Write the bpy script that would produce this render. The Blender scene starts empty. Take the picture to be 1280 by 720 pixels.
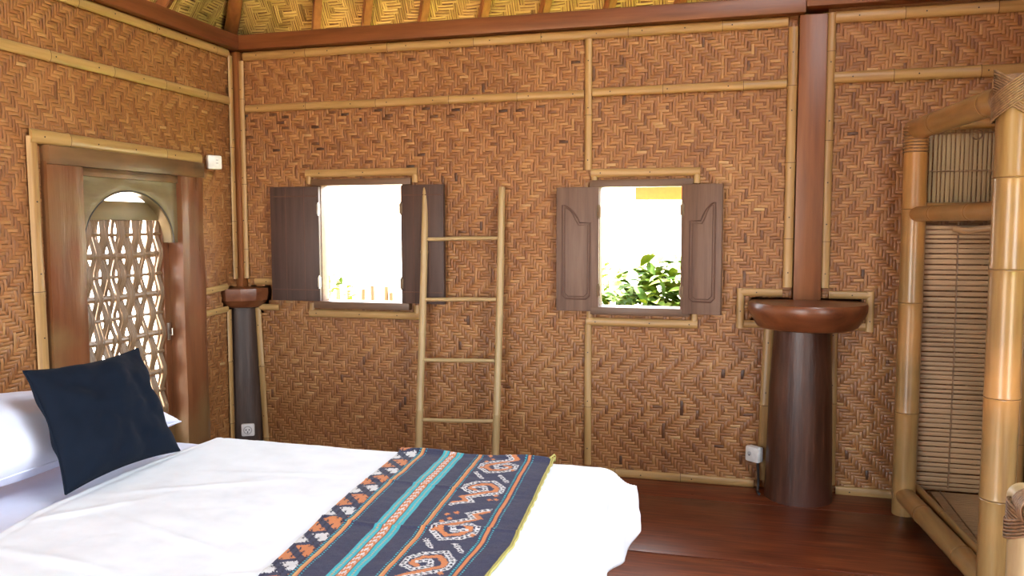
import bpy, bmesh, math, random
import numpy as np
from mathutils import Vector, Matrix, noise

random.seed(7)
rng = np.random.default_rng(7)
S = bpy.context.scene
COL = S.collection
PI = math.pi
H = 1.45            # eye height
BY = 4.614          # inner face of the back wall
LX = -3.06          # inner face of the left wall
RX = 1.52           # inner face of the right wall
RY = -1.7           # inner face of the rear wall (behind the camera)

# ------------------------------------------------------------------ materials
def nmat(name):
    m = bpy.data.materials.new(name); m.use_nodes = True
    nt = m.node_tree; b = nt.nodes['Principled BSDF']
    return m, nt, b

def N(nt, t, **k):
    n = nt.nodes.new(t)
    for a, v in k.items():
        setattr(n, a, v)
    return n

def ramp(nt, stops):
    r = nt.nodes.new('ShaderNodeValToRGB')
    e = r.color_ramp.elements
    while len(e) < len(stops):
        e.new(0.5)
    for q, (p, c) in zip(e, stops):
        q.position = p; q.color = (*c, 1)
    return r

def mixc(nt, a, b, f=None, t='MIX', fac=0.5):
    m = nt.nodes.new('ShaderNodeMix'); m.data_type = 'RGBA'; m.blend_type = t
    m.inputs[0].default_value = fac
    if f is not None: nt.links.new(f, m.inputs[0])
    for s, i in ((a, 6), (b, 7)):
        if isinstance(s, tuple): m.inputs[i].default_value = (*s, 1)
        else: nt.links.new(s, m.inputs[i])
    return m.outputs[2]

def grain(name, cols, axis=2, scale=30, stretch=0.06, rough=0.5, bump=0.15, spec=0.5, blot=None, coat=0, rvar=0.0):
    """wood / bamboo: noise stretched along one axis of object space"""
    m, nt, b = nmat(name)
    tc = N(nt, 'ShaderNodeTexCoord'); mp = N(nt, 'ShaderNodeMapping')
    sc = [1, 1, 1]; sc[axis] = stretch
    mp.inputs['Scale'].default_value = sc
    nz = N(nt, 'ShaderNodeTexNoise'); nz.inputs['Scale'].default_value = scale
    nz.inputs['Detail'].default_value = 5; nz.inputs['Roughness'].default_value = .62
    nt.links.new(tc.outputs['Object'], mp.inputs[0]); nt.links.new(mp.outputs[0], nz.inputs[0])
    n = len(cols)
    r = ramp(nt, [(.28 + .44 * i / (n - 1), c) for i, c in enumerate(cols)])
    nt.links.new(nz.outputs['Fac'], r.inputs[0])
    out = r.outputs[0]
    n2 = N(nt, 'ShaderNodeTexNoise'); n2.inputs['Scale'].default_value = 2.3; n2.inputs['Detail'].default_value = 4
    nt.links.new(tc.outputs['Object'], n2.inputs[0])
    if blot:
        r2 = ramp(nt, [(.48, (0, 0, 0)), (.66, (1, 1, 1))])
        nt.links.new(n2.outputs['Fac'], r2.inputs[0])
        out = mixc(nt, out, blot, r2.outputs[0])
    nt.links.new(out, b.inputs['Base Color'])
    b.inputs['Roughness'].default_value = rough
    if rvar:
        mr = N(nt, 'ShaderNodeMapRange'); mr.inputs[3].default_value = rough - rvar; mr.inputs[4].default_value = rough + rvar
        nt.links.new(nz.outputs['Fac'], mr.inputs[0]); nt.links.new(mr.outputs[0], b.inputs['Roughness'])
    b.inputs['Specular IOR Level'].default_value = spec
    b.inputs['Coat Weight'].default_value = coat
    b.inputs['Coat Roughness'].default_value = .2
    if bump:
        bp = N(nt, 'ShaderNodeBump'); bp.inputs['Strength'].default_value = bump; bp.inputs['Distance'].default_value = .01
        nt.links.new(nz.outputs['Fac'], bp.inputs['Height']); nt.links.new(bp.outputs[0], b.inputs['Normal'])
    return m

def plain(name, c, rough=.5, metal=0, spec=.5):
    m, nt, b = nmat(name)
    tc = N(nt, 'ShaderNodeTexCoord'); nz = N(nt, 'ShaderNodeTexNoise'); nz.inputs['Scale'].default_value = 25
    nt.links.new(tc.outputs['Object'], nz.inputs[0])
    r = ramp(nt, [(.3, tuple(x * .88 for x in c)), (.7, tuple(min(1, x * 1.08) for x in c))])
    nt.links.new(nz.outputs['Fac'], r.inputs[0]); nt.links.new(r.outputs[0], b.inputs['Base Color'])
    b.inputs['Roughness'].default_value = rough; b.inputs['Metallic'].default_value = metal
    b.inputs['Specular IOR Level'].default_value = spec
    return m

def weave_mat(name, stops, rough=.5, spec=.5):
    """woven bamboo: every strip has its own tint, with long fibres along it"""
    m, nt, b = nmat(name)
    at = N(nt, 'ShaderNodeAttribute'); at.attribute_name = 'strip'
    sp = N(nt, 'ShaderNodeSeparateColor'); nt.links.new(at.outputs['Color'], sp.inputs[0])
    tc = N(nt, 'ShaderNodeTexCoord')
    fac = []
    for sc in ((60, 60, 420), (420, 420, 60)):
        mp = N(nt, 'ShaderNodeMapping'); mp.inputs['Scale'].default_value = sc
        nz = N(nt, 'ShaderNodeTexNoise'); nz.inputs['Scale'].default_value = 1; nz.inputs['Detail'].default_value = 2
        nt.links.new(tc.outputs['Object'], mp.inputs[0]); nt.links.new(mp.outputs[0], nz.inputs[0])
        fac.append(nz.outputs['Fac'])
    mx = N(nt, 'ShaderNodeMix'); nt.links.new(sp.outputs[1], mx.inputs[0])
    nt.links.new(fac[0], mx.inputs[2]); nt.links.new(fac[1], mx.inputs[3])
    ma = N(nt, 'ShaderNodeMath', operation='MULTIPLY_ADD'); ma.inputs[1].default_value = .45; ma.inputs[2].default_value = -.225
    nt.links.new(mx.outputs[0], ma.inputs[0])
    ad = N(nt, 'ShaderNodeMath', operation='ADD'); nt.links.new(ma.outputs[0], ad.inputs[0]); nt.links.new(sp.outputs[0], ad.inputs[1])
    n3 = N(nt, 'ShaderNodeTexNoise'); n3.inputs['Scale'].default_value = 1.7; n3.inputs['Detail'].default_value = 3
    nt.links.new(tc.outputs['Object'], n3.inputs[0])
    m3 = N(nt, 'ShaderNodeMath', operation='MULTIPLY_ADD'); m3.inputs[1].default_value = .35; m3.inputs[2].default_value = -.175
    nt.links.new(n3.outputs['Fac'], m3.inputs[0])
    a2 = N(nt, 'ShaderNodeMath', operation='ADD'); nt.links.new(ad.outputs[0], a2.inputs[0]); nt.links.new(m3.outputs[0], a2.inputs[1])
    r = ramp(nt, stops); nt.links.new(a2.outputs[0], r.inputs[0])
    nt.links.new(r.outputs[0], b.inputs['Base Color'])
    b.inputs['Roughness'].default_value = rough; b.inputs['Specular IOR Level'].default_value = spec
    bp = N(nt, 'ShaderNodeBump'); bp.inputs['Strength'].default_value = .25; bp.inputs['Distance'].default_value = .004
    nt.links.new(mx.outputs[0], bp.inputs['Height']); nt.links.new(bp.outputs[0], b.inputs['Normal'])
    return m

M = {}
M['weave'] = weave_mat('woven_bamboo', [(0, (.07, .025, .009)), (.2, (.27, .10, .031)), (.5, (.43, .182, .058)), (.78, (.56, .275, .095)), (1, (.68, .42, .18))], .42, .5)
M['weave_roof'] = weave_mat('woven_roof_mat', [(0, (.09, .05, .012)), (.25, (.30, .19, .045)), (.55, (.48, .32, .085)), (1, (.70, .50, .17))], .55, .4)
M['backing'] = plain('dark_wall_backing', (.16, .07, .026), .8)
M['strip'] = grain('bamboo_strip', [(.40, .22, .075), (.56, .33, .12), (.66, .42, .17)], 0, 40, .05, .4, .05)
M['strip_v'] = grain('bamboo_strip_upright', [(.40, .22, .075), (.56, .33, .12), (.66, .42, .17)], 2, 40, .05, .4, .05)
M['strip_y'] = grain('bamboo_strip_left', [(.42, .24, .08), (.58, .36, .13), (.68, .45, .18)], 1, 40, .05, .32, .05)
M['node'] = plain('bamboo_node', (.20, .10, .04), .6)
M['nail'] = plain('nail_head', (.03, .018, .01), .5)
M['pole'] = grain('bamboo_pole', [(.42, .22, .07), (.60, .36, .13), (.70, .46, .19)], 2, 26, .06, .3, .04, blot=(.46, .24, .08))
M['pole_y'] = grain('bamboo_pole_lying', [(.42, .22, .07), (.60, .36, .13), (.70, .46, .19)], 1, 26, .06, .3, .04, blot=(.46, .24, .08))
M['pole_pale'] = grain('bamboo_pole_pale', [(.55, .34, .14), (.70, .49, .23), (.78, .58, .31)], 2, 26, .06, .4, .04)
M['pole_pale_x'] = grain('bamboo_rung', [(.55, .34, .14), (.70, .49, .23), (.78, .58, .31)], 0, 26, .06, .4, .04)
M['spotted'] = grain('spotted_bamboo', [(.60, .40, .18), (.74, .54, .28), (.80, .62, .36)], 2, 20, .1, .35, .04, blot=(.30, .13, .05))
M['rattan'] = grain('rattan_lashing', [(.20, .10, .05), (.36, .20, .10), (.50, .30, .16)], 2, 60, 1, .4, .1)
M['slat'] = grain('bamboo_slat', [(.34, .19, .085), (.48, .29, .14), (.56, .36, .18)], 0, 30, .08, .5, .1, blot=(.40, .24, .12))
M['slat_v'] = grain('bamboo_slat_upright', [(.30, .18, .07), (.42, .27, .12), (.5, .34, .16)], 2, 30, .08, .5, .1)
M['timber'] = grain('red_timber', [(.15, .042, .013), (.25, .078, .024), (.32, .11, .036)], 0, 22, .07, .42, .12)
M['timber_y'] = grain('red_timber_left', [(.14, .036, .013), (.23, .066, .024), (.30, .095, .036)], 1, 22, .07, .42, .12)
M['timber_v'] = grain('red_timber_upright', [(.21, .065, .018), (.30, .10, .027), (.38, .14, .042)], 2, 20, .07, .4, .1)
M['trunk'] = grain('trunk_wood', [(.05, .017, .009), (.12, .042, .02), (.21, .08, .04)], 2, 24, .1, .42, .45, blot=(.08, .028, .018), rvar=.1)
M['trunk_dark'] = grain('dark_trunk_wood', [(.04, .021, .014), (.075, .042, .03), (.14, .09, .068)], 2, 22, .08, .5, .35)
M['disc'] = grain('turned_disc_wood', [(.14, .04, .015), (.26, .082, .03), (.36, .13, .05)], 0, 16, .12, .33, .15)
M['shutter_dark'] = grain('shutter_wood_dark', [(.085, .045, .036), (.14, .075, .058), (.18, .10, .078)], 2, 26, .06, .5, .2)
M['shutter'] = grain('shutter_wood', [(.13, .066, .042), (.22, .118, .075), (.29, .17, .11)], 2, 26, .06, .5, .25)
M['groove'] = plain('carved_groove', (.10, .045, .028), .6)
M['window_wood'] = grain('window_frame_wood', [(.12, .06, .03), (.20, .10, .05), (.26, .14, .07)], 0, 20, .08, .45, .15)
M['doorwood'] = grain('door_frame_wood', [(.16, .05, .02), (.26, .092, .034), (.33, .13, .05)], 2, 14, .1, .3, .4, blot=(.18, .10, .04), rvar=.08)
M['doorwood_y'] = grain('door_lintel_wood', [(.13, .065, .025), (.22, .12, .05), (.28, .16, .07)], 1, 14, .12, .35, .35, blot=(.26, .12, .05))
M['archwood'] = grain('arch_board_wood', [(.15, .10, .045), (.24, .175, .08), (.31, .24, .12)], 1, 12, .2, .36, .4, blot=(.20, .15, .07))  # olive tint puts the green light into the brown wood's colour
M['cane'] = grain('woven_cane', [(.22, .12, .055), (.36, .22, .11), (.46, .30, .17)], 2, 40, .08, .4, .1)
M['floor'] = None
M['sheet'] = None
M['plastic'] = plain('white_plastic', (.72, .71, .70), .35)
M['hole'] = plain('socket_hole', (.04, .04, .045), .5)
M['metal'] = plain('hinge_metal', (.55, .52, .46), .35, 1)
M['dull_metal'] = plain('dark_hinge_metal', (.16, .11, .07), .5, .8)
M['cable'] = plain('black_cable', (.015, .015, .017), .45)
M['yellow'] = plain('yellow_paint', (.30, .07, .004), .5)
M['whitewall'] = plain('white_render', (.85, .84, .80), .8)
M['tile'] = plain('red_roof_tile', (.45, .12, .05), .7)
M['lawn'] = plain('lawn_green', (.30, .40, .04), .9)
M['leaf'] = grain('bush_leaf', [(.007, .016, .001), (.013, .027, .002), (.026, .042, .005)], 2, 9, 1, .7, 0, .15)
M['leaf_light'] = grain('bush_leaf_light', [(.02, .036, .003), (.035, .05, .006), (.06, .07, .014)], 2, 9, 1, .7, 0, .15)
M['twig'] = plain('twig_bark', (.20, .13, .07), .8)
M['earth'] = plain('terracotta_earth', (.55, .38, .24), .95)
M['stake'] = grain('weathered_stake', [(.026, .015, .006), (.045, .028, .011), (.07, .045, .02)], 2, 26, .06, .6, .1)
M['yard'] = plain('pale_yard_sand', (.70, .64, .52), .95)

def tone(names, k):
    for n in names:
        for nd in M[n].node_tree.nodes:
            if nd.type == 'VALTORGB' and not all(e.color[0] == e.color[2] for e in nd.color_ramp.elements):
                for e in nd.color_ramp.elements: e.color = tuple(c * k for c in e.color[:3]) + (1,)
tone(['weave', 'backing', 'strip', 'strip_v', 'strip_y', 'node', 'pole', 'pole_y', 'pole_pale', 'pole_pale_x', 'spotted', 'rattan', 'slat', 'slat_v', 'timber', 'timber_y', 'timber_v',
      'disc', 'shutter', 'shutter_dark', 'window_wood', 'doorwood', 'doorwood_y', 'archwood', 'cane', 'weave_roof', 'trunk', 'trunk_dark'], .62)
tone(['pole', 'pole_y', 'trunk'], .8)
tone(['weave', 'strip', 'strip_v', 'strip_y', 'weave_roof', 'backing'], 1.14)
tone(['backing'], 1.5)
tone(['stake'], 2.2)
tone(['leaf', 'leaf_light'], 3.4)
tone(['timber', 'timber_v', 'timber_y'], 1.2)
tone(['weave_roof'], 1.55)
tone(['shutter_dark'], .72)

def floor_mat():
    m, nt, b = nmat('lacquered_floor_boards')
    tc = N(nt, 'ShaderNodeTexCoord'); at = N(nt, 'ShaderNodeAttribute'); at.attribute_name = 'strip'
    mp = N(nt, 'ShaderNodeMapping'); mp.inputs['Scale'].default_value = (.6, 9, 1)
    nz = N(nt, 'ShaderNodeTexNoise'); nz.inputs['Scale'].default_value = 5; nz.inputs['Detail'].default_value = 6
    nt.links.new(tc.outputs['Object'], mp.inputs[0]); nt.links.new(mp.outputs[0], nz.inputs[0])
    r = ramp(nt, [(.3, (.068, .013, .005)), (.5, (.145, .031, .010)), (.72, (.24, .060, .019))])
    nt.links.new(nz.outputs['Fac'], r.inputs[0])
    c = mixc(nt, r.outputs[0], at.outputs['Color'], t='MULTIPLY', fac=.6)
    # pale scuffs in the lacquer
    mp2 = N(nt, 'ShaderNodeMapping'); mp2.inputs['Scale'].default_value = (3, 26, 1)
    n2 = N(nt, 'ShaderNodeTexNoise'); n2.inputs['Scale'].default_value = 3; n2.inputs['Detail'].default_value = 8
    nt.links.new(tc.outputs['Object'], mp2.inputs[0]); nt.links.new(mp2.outputs[0], n2.inputs[0])
    r2 = ramp(nt, [(.64, (0, 0, 0)), (.76, (.55, .55, .55))]); nt.links.new(n2.outputs['Fac'], r2.inputs[0])
    c = mixc(nt, c, (.30, .13, .08), r2.outputs[0])
    nt.links.new(c, b.inputs['Base Color'])
    n3 = N(nt, 'ShaderNodeTexNoise'); n3.inputs['Scale'].default_value = 4; n3.inputs['Detail'].default_value = 5
    nt.links.new(tc.outputs['Object'], n3.inputs[0])
    mr = N(nt, 'ShaderNodeMapRange'); mr.inputs[3].default_value = .2; mr.inputs[4].default_value = .5
    nt.links.new(n3.outputs['Fac'], mr.inputs[0]); nt.links.new(mr.outputs[0], b.inputs['Roughness'])
    bp = N(nt, 'ShaderNodeBump'); bp.inputs['Strength'].default_value = .06; bp.inputs['Distance'].default_value = .01
    nt.links.new(nz.outputs['Fac'], bp.inputs['Height']); nt.links.new(bp.outputs[0], b.inputs['Normal'])
    return m
M['floor'] = floor_mat()

def cloth_mat(name, c, rough=.85, weave=900, sheen=0, bump=.1):
    m, nt, b = nmat(name)
    tc = N(nt, 'ShaderNodeTexCoord')
    nz = N(nt, 'ShaderNodeTexNoise'); nz.inputs['Scale'].default_value = weave; nz.inputs['Detail'].default_value = 2
    n2 = N(nt, 'ShaderNodeTexNoise'); n2.inputs['Scale'].default_value = 7; n2.inputs['Detail'].default_value = 5
    for q in (nz, n2): nt.links.new(tc.outputs['Object'], q.inputs[0])
    r = ramp(nt, [(.3, tuple(x * .9 for x in c)), (.7, c)]); nt.links.new(n2.outputs['Fac'], r.inputs[0])
    nt.links.new(r.outputs[0], b.inputs['Base Color'])
    b.inputs['Roughness'].default_value = rough; b.inputs['Specular IOR Level'].default_value = .2
    b.inputs['Sheen Weight'].default_value = sheen; b.inputs['Sheen Roughness'].default_value = .4
    ad = N(nt, 'ShaderNodeMath', operation='MULTIPLY_ADD'); ad.inputs[1].default_value = .15
    nt.links.new(nz.outputs['Fac'], ad.inputs[0]); nt.links.new(n2.outputs['Fac'], ad.inputs[2])
    bp = N(nt, 'ShaderNodeBump'); bp.inputs['Strength'].default_value = bump; bp.inputs['Distance'].default_value = .02
    nt.links.new(ad.outputs[0], bp.inputs['Height']); nt.links.new(bp.outputs[0], b.inputs['Normal'])
    return m
M['sheet'] = cloth_mat('white_cotton', (.82, .86, .92), bump=.06)
M['pillow'] = cloth_mat('shaded_cotton', (.74, .77, .92), bump=.06)  # lavender shade on the white bedding put into its colour
M['velvet'] = cloth_mat('navy_velvet', (.0075, .0115, .021), .95, 500, .03, .35)
M['velvet'].node_tree.nodes['Principled BSDF'].inputs['Specular IOR Level'].default_value = .06
M['mattress'] = cloth_mat('mattress_ticking', (.8, .8, .78))

def ikat_mat():
    m, nt, b = nmat('ikat_cloth')
    at = N(nt, 'ShaderNodeAttribute'); at.attribute_name = 'dye'
    tc = N(nt, 'ShaderNodeTexCoord'); nz = N(nt, 'ShaderNodeTexNoise'); nz.inputs['Scale'].default_value = 400
    nt.links.new(tc.outputs['Object'], nz.inputs[0])
    r = ramp(nt, [(.3, (.78, .78, .78)), (.7, (1, 1, 1))]); nt.links.new(nz.outputs['Fac'], r.inputs[0])
    nt.links.new(mixc(nt, at.outputs['Color'], r.outputs[0], t='MULTIPLY', fac=1), b.inputs['Base Color'])
    b.inputs['Roughness'].default_value = .8; b.inputs['Specular IOR Level'].default_value = .25
    return m
M['ikat'] = ikat_mat()
M['selvedge'] = cloth_mat('yellow_selvedge', (.42, .37, .12))

# ------------------------------------------------------------------ mesh helpers
class MB:
    def __init__(s): s.v, s.f, s.m, s.sm = [], [], [], []
    def add(s, verts, faces, mi=0, smooth=True):
        b = len(s.v); s.v.extend([tuple(v) for v in verts])
        for f in faces:
            s.f.append(tuple(b + i for i in f)); s.m.append(mi); s.sm.append(smooth)
    def box(s, lo, hi, bev=0.004, mi=0, mat=None):
        bm = bmesh.new(); bmesh.ops.create_cube(bm, size=1)
        lo, hi = Vector(lo), Vector(hi)
        for v in bm.verts:
            v.co = Vector(((lo[i] + hi[i]) / 2 + v.co[i] * (hi[i] - lo[i])) for i in range(3))
        if bev: bmesh.ops.bevel(bm, geom=bm.edges[:], offset=bev, segments=2, profile=.6, affect='EDGES')
        s.bm(bm, mi, mat)
    def bm(s, bm, mi=0, mat=None):
        bm.verts.index_update()
        vs = [(mat @ v.co if mat else v.co) for v in bm.verts]
        s.add(vs, [[v.index for v in f.verts] for f in bm.faces], mi); bm.free()
    def tube(s, pts, rad, n=14, mi=0, cap=True, flat=None):
        """round bar along a polyline; rad may be a list; flat=(normal): a half culm with its flat side on the wall"""
        pts = [Vector(p) for p in pts]; k = len(pts)
        if not hasattr(rad, '__len__'): rad = [rad] * k
        t0 = (pts[1] - pts[0]).normalized()
        a = Vector(flat) if flat else (Vector((0, 0, 1)) if abs(t0.z) < .9 else Vector((0, 1, 0)))
        base = len(s.v); ring = n
        for i, p in enumerate(pts):
            t = (pts[min(i + 1, k - 1)] - pts[max(i - 1, 0)]).normalized()
            side = t.cross(a).normalized(); up = side.cross(t).normalized()
            for j in range(n):
                if flat:
                    th = PI * j / (n - 1); h = .55
                    q = p + side * (rad[i] * math.cos(th)) + up * (rad[i] * h * math.sin(th))
                else:
                    th = 2 * PI * j / n; q = p + side * (rad[i] * math.cos(th)) + up * (rad[i] * math.sin(th))
                s.v.append(tuple(q))
            if not flat: a = up
        for i in range(k - 1):
            for j in range(ring if not flat else ring - 1):
                j2 = (j + 1) % ring
                s.f.append((base + i * ring + j, base + i * ring + j2, base + (i + 1) * ring + j2, base + (i + 1) * ring + j)); s.m.append(mi); s.sm.append(True)
        if cap:
            s.f.append(tuple(base + j for j in range(ring))[::-1]); s.m.append(mi); s.sm.append(False)
            s.f.append(tuple(base + (k - 1) * ring + j for j in range(ring))); s.m.append(mi); s.sm.append(False)
    def lathe(s, prof, c, n=48, mi=0, wob=0, seed=0):
        """profile [(r, z)] turned about the vertical through c"""
        base = len(s.v); k = len(prof)
        for r, z in prof:
            for j in range(n):
                th = 2 * PI * j / n
                w = 1 + wob * noise.noise(Vector((math.cos(th) * 1.5 + seed, math.sin(th) * 1.5, z * 2.2)))
                s.v.append((c[0] + r * w * math.cos(th), c[1] + r * w * math.sin(th), z))
        for i in range(k - 1):
            for j in range(n):
                j2 = (j + 1) % n
                s.f.append((base + i * n + j, base + i * n + j2, base + (i + 1) * n + j2, base + (i + 1) * n + j)); s.m.append(mi); s.sm.append(True)
        s.f.append(tuple(base + j for j in range(n))[::-1]); s.m.append(mi); s.sm.append(False)
        s.f.append(tuple(base + (k - 1) * n + j for j in range(n))); s.m.append(mi); s.sm.append(False)
    def grid(s, P, mi=0, close=False):
        """P[i][j] -> point"""
        b = len(s.v); nu, nv = len(P), len(P[0])
        for row in P: s.v.extend([tuple(q) for q in row])
        for i in range(nu - 1):
            for j in range(nv - 1):
                s.f.append((b + i * nv + j, b + (i + 1) * nv + j, b + (i + 1) * nv + j + 1, b + i * nv + j + 1)); s.m.append(mi); s.sm.append(True)
    def prism(s, poly, plane, d0, d1, mi=0):
        """2-D polygon extruded between depths; plane 'xz' extrudes in y, 'yz' in x, 'xy' in z"""
        def P(a, b, d): return {'xz': (a, d, b), 'yz': (d, a, b), 'xy': (a, b, d)}[plane]
        n = len(poly); b = len(s.v)
        s.v.extend(P(*q, d0) for q in poly); s.v.extend(P(*q, d1) for q in poly)
        s.f.append(tuple(range(b, b + n))); s.f.append(tuple(range(b + 2 * n - 1, b + n - 1, -1)))
        s.m += [mi] * 2; s.sm += [False] * 2
        for i in range(n):
            j = (i + 1) % n
            s.f.append((b + i, b + n + i, b + n + j, b + j)); s.m.append(mi); s.sm.append(True)
    def build(s, name, mats, parent=None, ang=35):
        me = bpy.data.meshes.new(name)
        off = Vector(parent_loc(parent)) if parent else Vector((0, 0, 0))
        me.from_pydata([(v[0] - off.x, v[1] - off.y, v[2] - off.z) for v in s.v], [], s.f)
        for m in (mats if isinstance(mats, (list, tuple)) else [mats]): me.materials.append(m)
        me.polygons.foreach_set('material_index', s.m); me.polygons.foreach_set('use_smooth', s.sm)
        bm = bmesh.new(); bm.from_mesh(me); bmesh.ops.recalc_face_normals(bm, faces=bm.faces[:]); bm.to_mesh(me); bm.free()
        me.set_sharp_from_angle(angle=math.radians(ang)); me.update()
        o = bpy.data.objects.new(name, me); COL.objects.link(o)
        if parent: o.parent = parent
        return o

def parent_loc(p):
    l = Vector((0, 0, 0))
    while p is not None: l += p.location; p = p.parent
    return l

def tag(o, label=None, cat=None, group=None, kind=None):
    if label: o['label'] = label
    if cat: o['category'] = cat
    if group: o['group'] = group
    if kind: o['kind'] = kind
    return o

def thing(name, loc, label, cat, group=None, kind=None):
    o = bpy.data.objects.new(name, None); o.empty_display_size = .1; COL.objects.link(o); o.location = loc
    return tag(o, label, cat, group, kind)

# ------------------------------------------------------------------ weave
def weave(u0, u1, v0, v1, cell, place, skip, amp=.0028, width=.92, dark=None, rev=(7, 19), seed=1, nsub=1):
    """Twill woven from flat strips: every visible float is its own bent strip.
    place(u, v, h) -> world points (arrays); returns (verts, faces, strip-attribute)"""
    r = np.random.default_rng(seed)
    nu, nv = int((u1 - u0) / cell), int((v1 - v0) / cell)
    sh = np.zeros(nv, int); d, left, acc = 1, int(r.integers(*rev)), 0
    for j in range(nv):
        sh[j] = acc; acc += d; left -= 1
        if left <= 0: d = -d; left = int(r.integers(*rev))
    ii = np.arange(nu)
    over = ((ii[None, :] + sh[:, None]) % 6) < 3
    rowt = r.normal(.52, .07, nv); colt = r.normal(.42, .07, nu)
    V, F, A = [], [], []; nb = 0
    tl = np.array([0, .12, .5, .88, 1.]); hl = np.array([-.9, .35, 1, .35, -.9])
    tw = np.array([-.5, -.28, .28, .5]); hw = np.array([-.55, 0, 0, -.55])
    quad = [(a * 4 + b, (a + 1) * 4 + b, (a + 1) * 4 + b + 1, a * 4 + b + 1) for a in range(4) for b in range(3)]
    quad = np.array(quad)
    def emit(line, s, e, horiz):
        nonlocal nb
        c = (line + .5) * cell
        a, b = s * cell - .3 * cell, e * cell + .3 * cell
        ts = [a + (b - a) * i / 12 for i in range(13)]
        sk = [skip(u0 + t, v0 + c) if horiz else skip(u0 + c, v0 + t) for t in ts]
        if any(sk):                        # the strip is cut where the mat is cut
            best = (0, 0); i0 = None
            for i in range(14):
                if i < 13 and not sk[i]:
                    if i0 is None: i0 = i
                elif i0 is not None:
                    if i - 1 - i0 > best[1] - best[0]: best = (i0, i - 1)
                    i0 = None
            a, b = ts[best[0]], ts[best[1]]
            if b - a < cell * .3: return
        uc, vc = (u0 + (a + b) / 2, v0 + c) if horiz else (u0 + c, v0 + (a + b) / 2)
        jit = r.normal(0, .05 * cell); skew = r.normal(0, .05 * cell)
        base = (rowt[line] if horiz else colt[line]) + r.normal(0, .085)
        if dark: base += dark(uc, vc, horiz, r)
        for q in range(nsub):
            w = cell * width / nsub * r.uniform(.9, 1.04); off = ((q + .5) / nsub - .5) * cell
            al = a + (b - a) * tl
            L = np.repeat(al, 4)
            C = c + off + jit + skew * np.repeat(tl - .5, 4) * 2 + np.tile(tw * w, 5)
            hh = amp * (np.repeat(hl, 4) + np.tile(hw, 5)) + r.normal(0, .0003)
            uu, vv = (u0 + L, v0 + C) if horiz else (u0 + C, v0 + L)
            V.append(place(uu, vv, hh)); F.append(quad + nb); nb += 20
            t = float(np.clip(base + (r.normal(0, .05) if nsub > 1 else 0), .02, .98))
            A.append(np.tile(np.array([t, 0. if horiz else 1., 0, 1]), (20, 1)))
    for j in range(nv):
        row = over[j]; s = None
        for i in range(nu + 1):
            on = i < nu and row[i]
            if on and s is None: s = i
            if not on and s is not None: emit(j, s, i, True); s = None
    for i in range(nu):
        col = ~over[:, i]; s = None
        for j in range(nv + 1):
            on = j < nv and col[j]
            if on and s is None: s = j
            if not on and s is not None: emit(i, s, j, False); s = None
    return np.concatenate(V), np.concatenate(F), np.concatenate(A)

def weave_object(name, parts, extra, mats):
    """parts: weave() results (material 0); extra: an MB (material 1)"""
    vs, fs, cs = [], [], []; nb = 0
    for v, f, a in parts:
        vs.append(v); fs.append(f + nb); cs.append(a); nb += len(v)
    v = np.concatenate(vs); f = np.concatenate(fs); a = np.concatenate(cs); nf = len(f)
    ev = np.array(extra.v) if extra.v else np.zeros((0, 3))
    me = bpy.data.meshes.new(name)
    av = np.concatenate([v, ev]); me.vertices.add(len(av)); me.vertices.foreach_set('co', av.ravel())
    loops = list(f.ravel()); starts = list(range(0, nf * 4, 4)); n = nf * 4
    for q in extra.f:
        starts.append(n); n += len(q); loops.extend(i + nb for i in q)
    me.loops.add(n); me.loops.foreach_set('vertex_index', np.array(loops, np.int32))
    me.polygons.add(len(starts)); me.polygons.foreach_set('loop_start', np.array(starts, np.int32))
    me.polygons.foreach_set('material_index', np.array([0] * nf + [1 + q for q in extra.m], np.int32))
    me.polygons.foreach_set('use_smooth', np.array([True] * nf + [False] * len(extra.f)))
    me.update(calc_edges=True)
    at = me.attributes.new('strip', 'FLOAT_COLOR', 'POINT')
    at.data.foreach_set('color', np.concatenate([a, np.tile([.3, 0, 0, 1.], (len(ev), 1))]).ravel())
    for m in mats: me.materials.append(m)
    me.validate()
    o = bpy.data.objects.new(name, me); COL.objects.link(o)
    return tag(o, kind='structure')

def holed_rect(mb, u0, u1, v0, v1, holes, P, th, mi=0):
    """a board with rectangular holes, split into boxes on a grid"""
    us = sorted({u0, u1, *[h[0] for h in holes], *[h[1] for h in holes]}); vs = sorted({v0, v1, *[h[2] for h in holes], *[h[3] for h in holes]})
    us = [u for u in us if u0 <= u <= u1]; vs = [v for v in vs if v0 <= v <= v1]
    for i in range(len(us) - 1):
        for j in range(len(vs) - 1):
            uc, vc = (us[i] + us[i + 1]) / 2, (vs[j] + vs[j + 1]) / 2
            if any(h[0] < uc < h[1] and h[2] < vc < h[3] for h in holes): continue
            a, b = P(us[i], vs[j], 0), P(us[i + 1], vs[j + 1], th)
            mb.box([min(x, y) for x, y in zip(a, b)], [max(x, y) for x, y in zip(a, b)], 0, mi)

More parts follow.
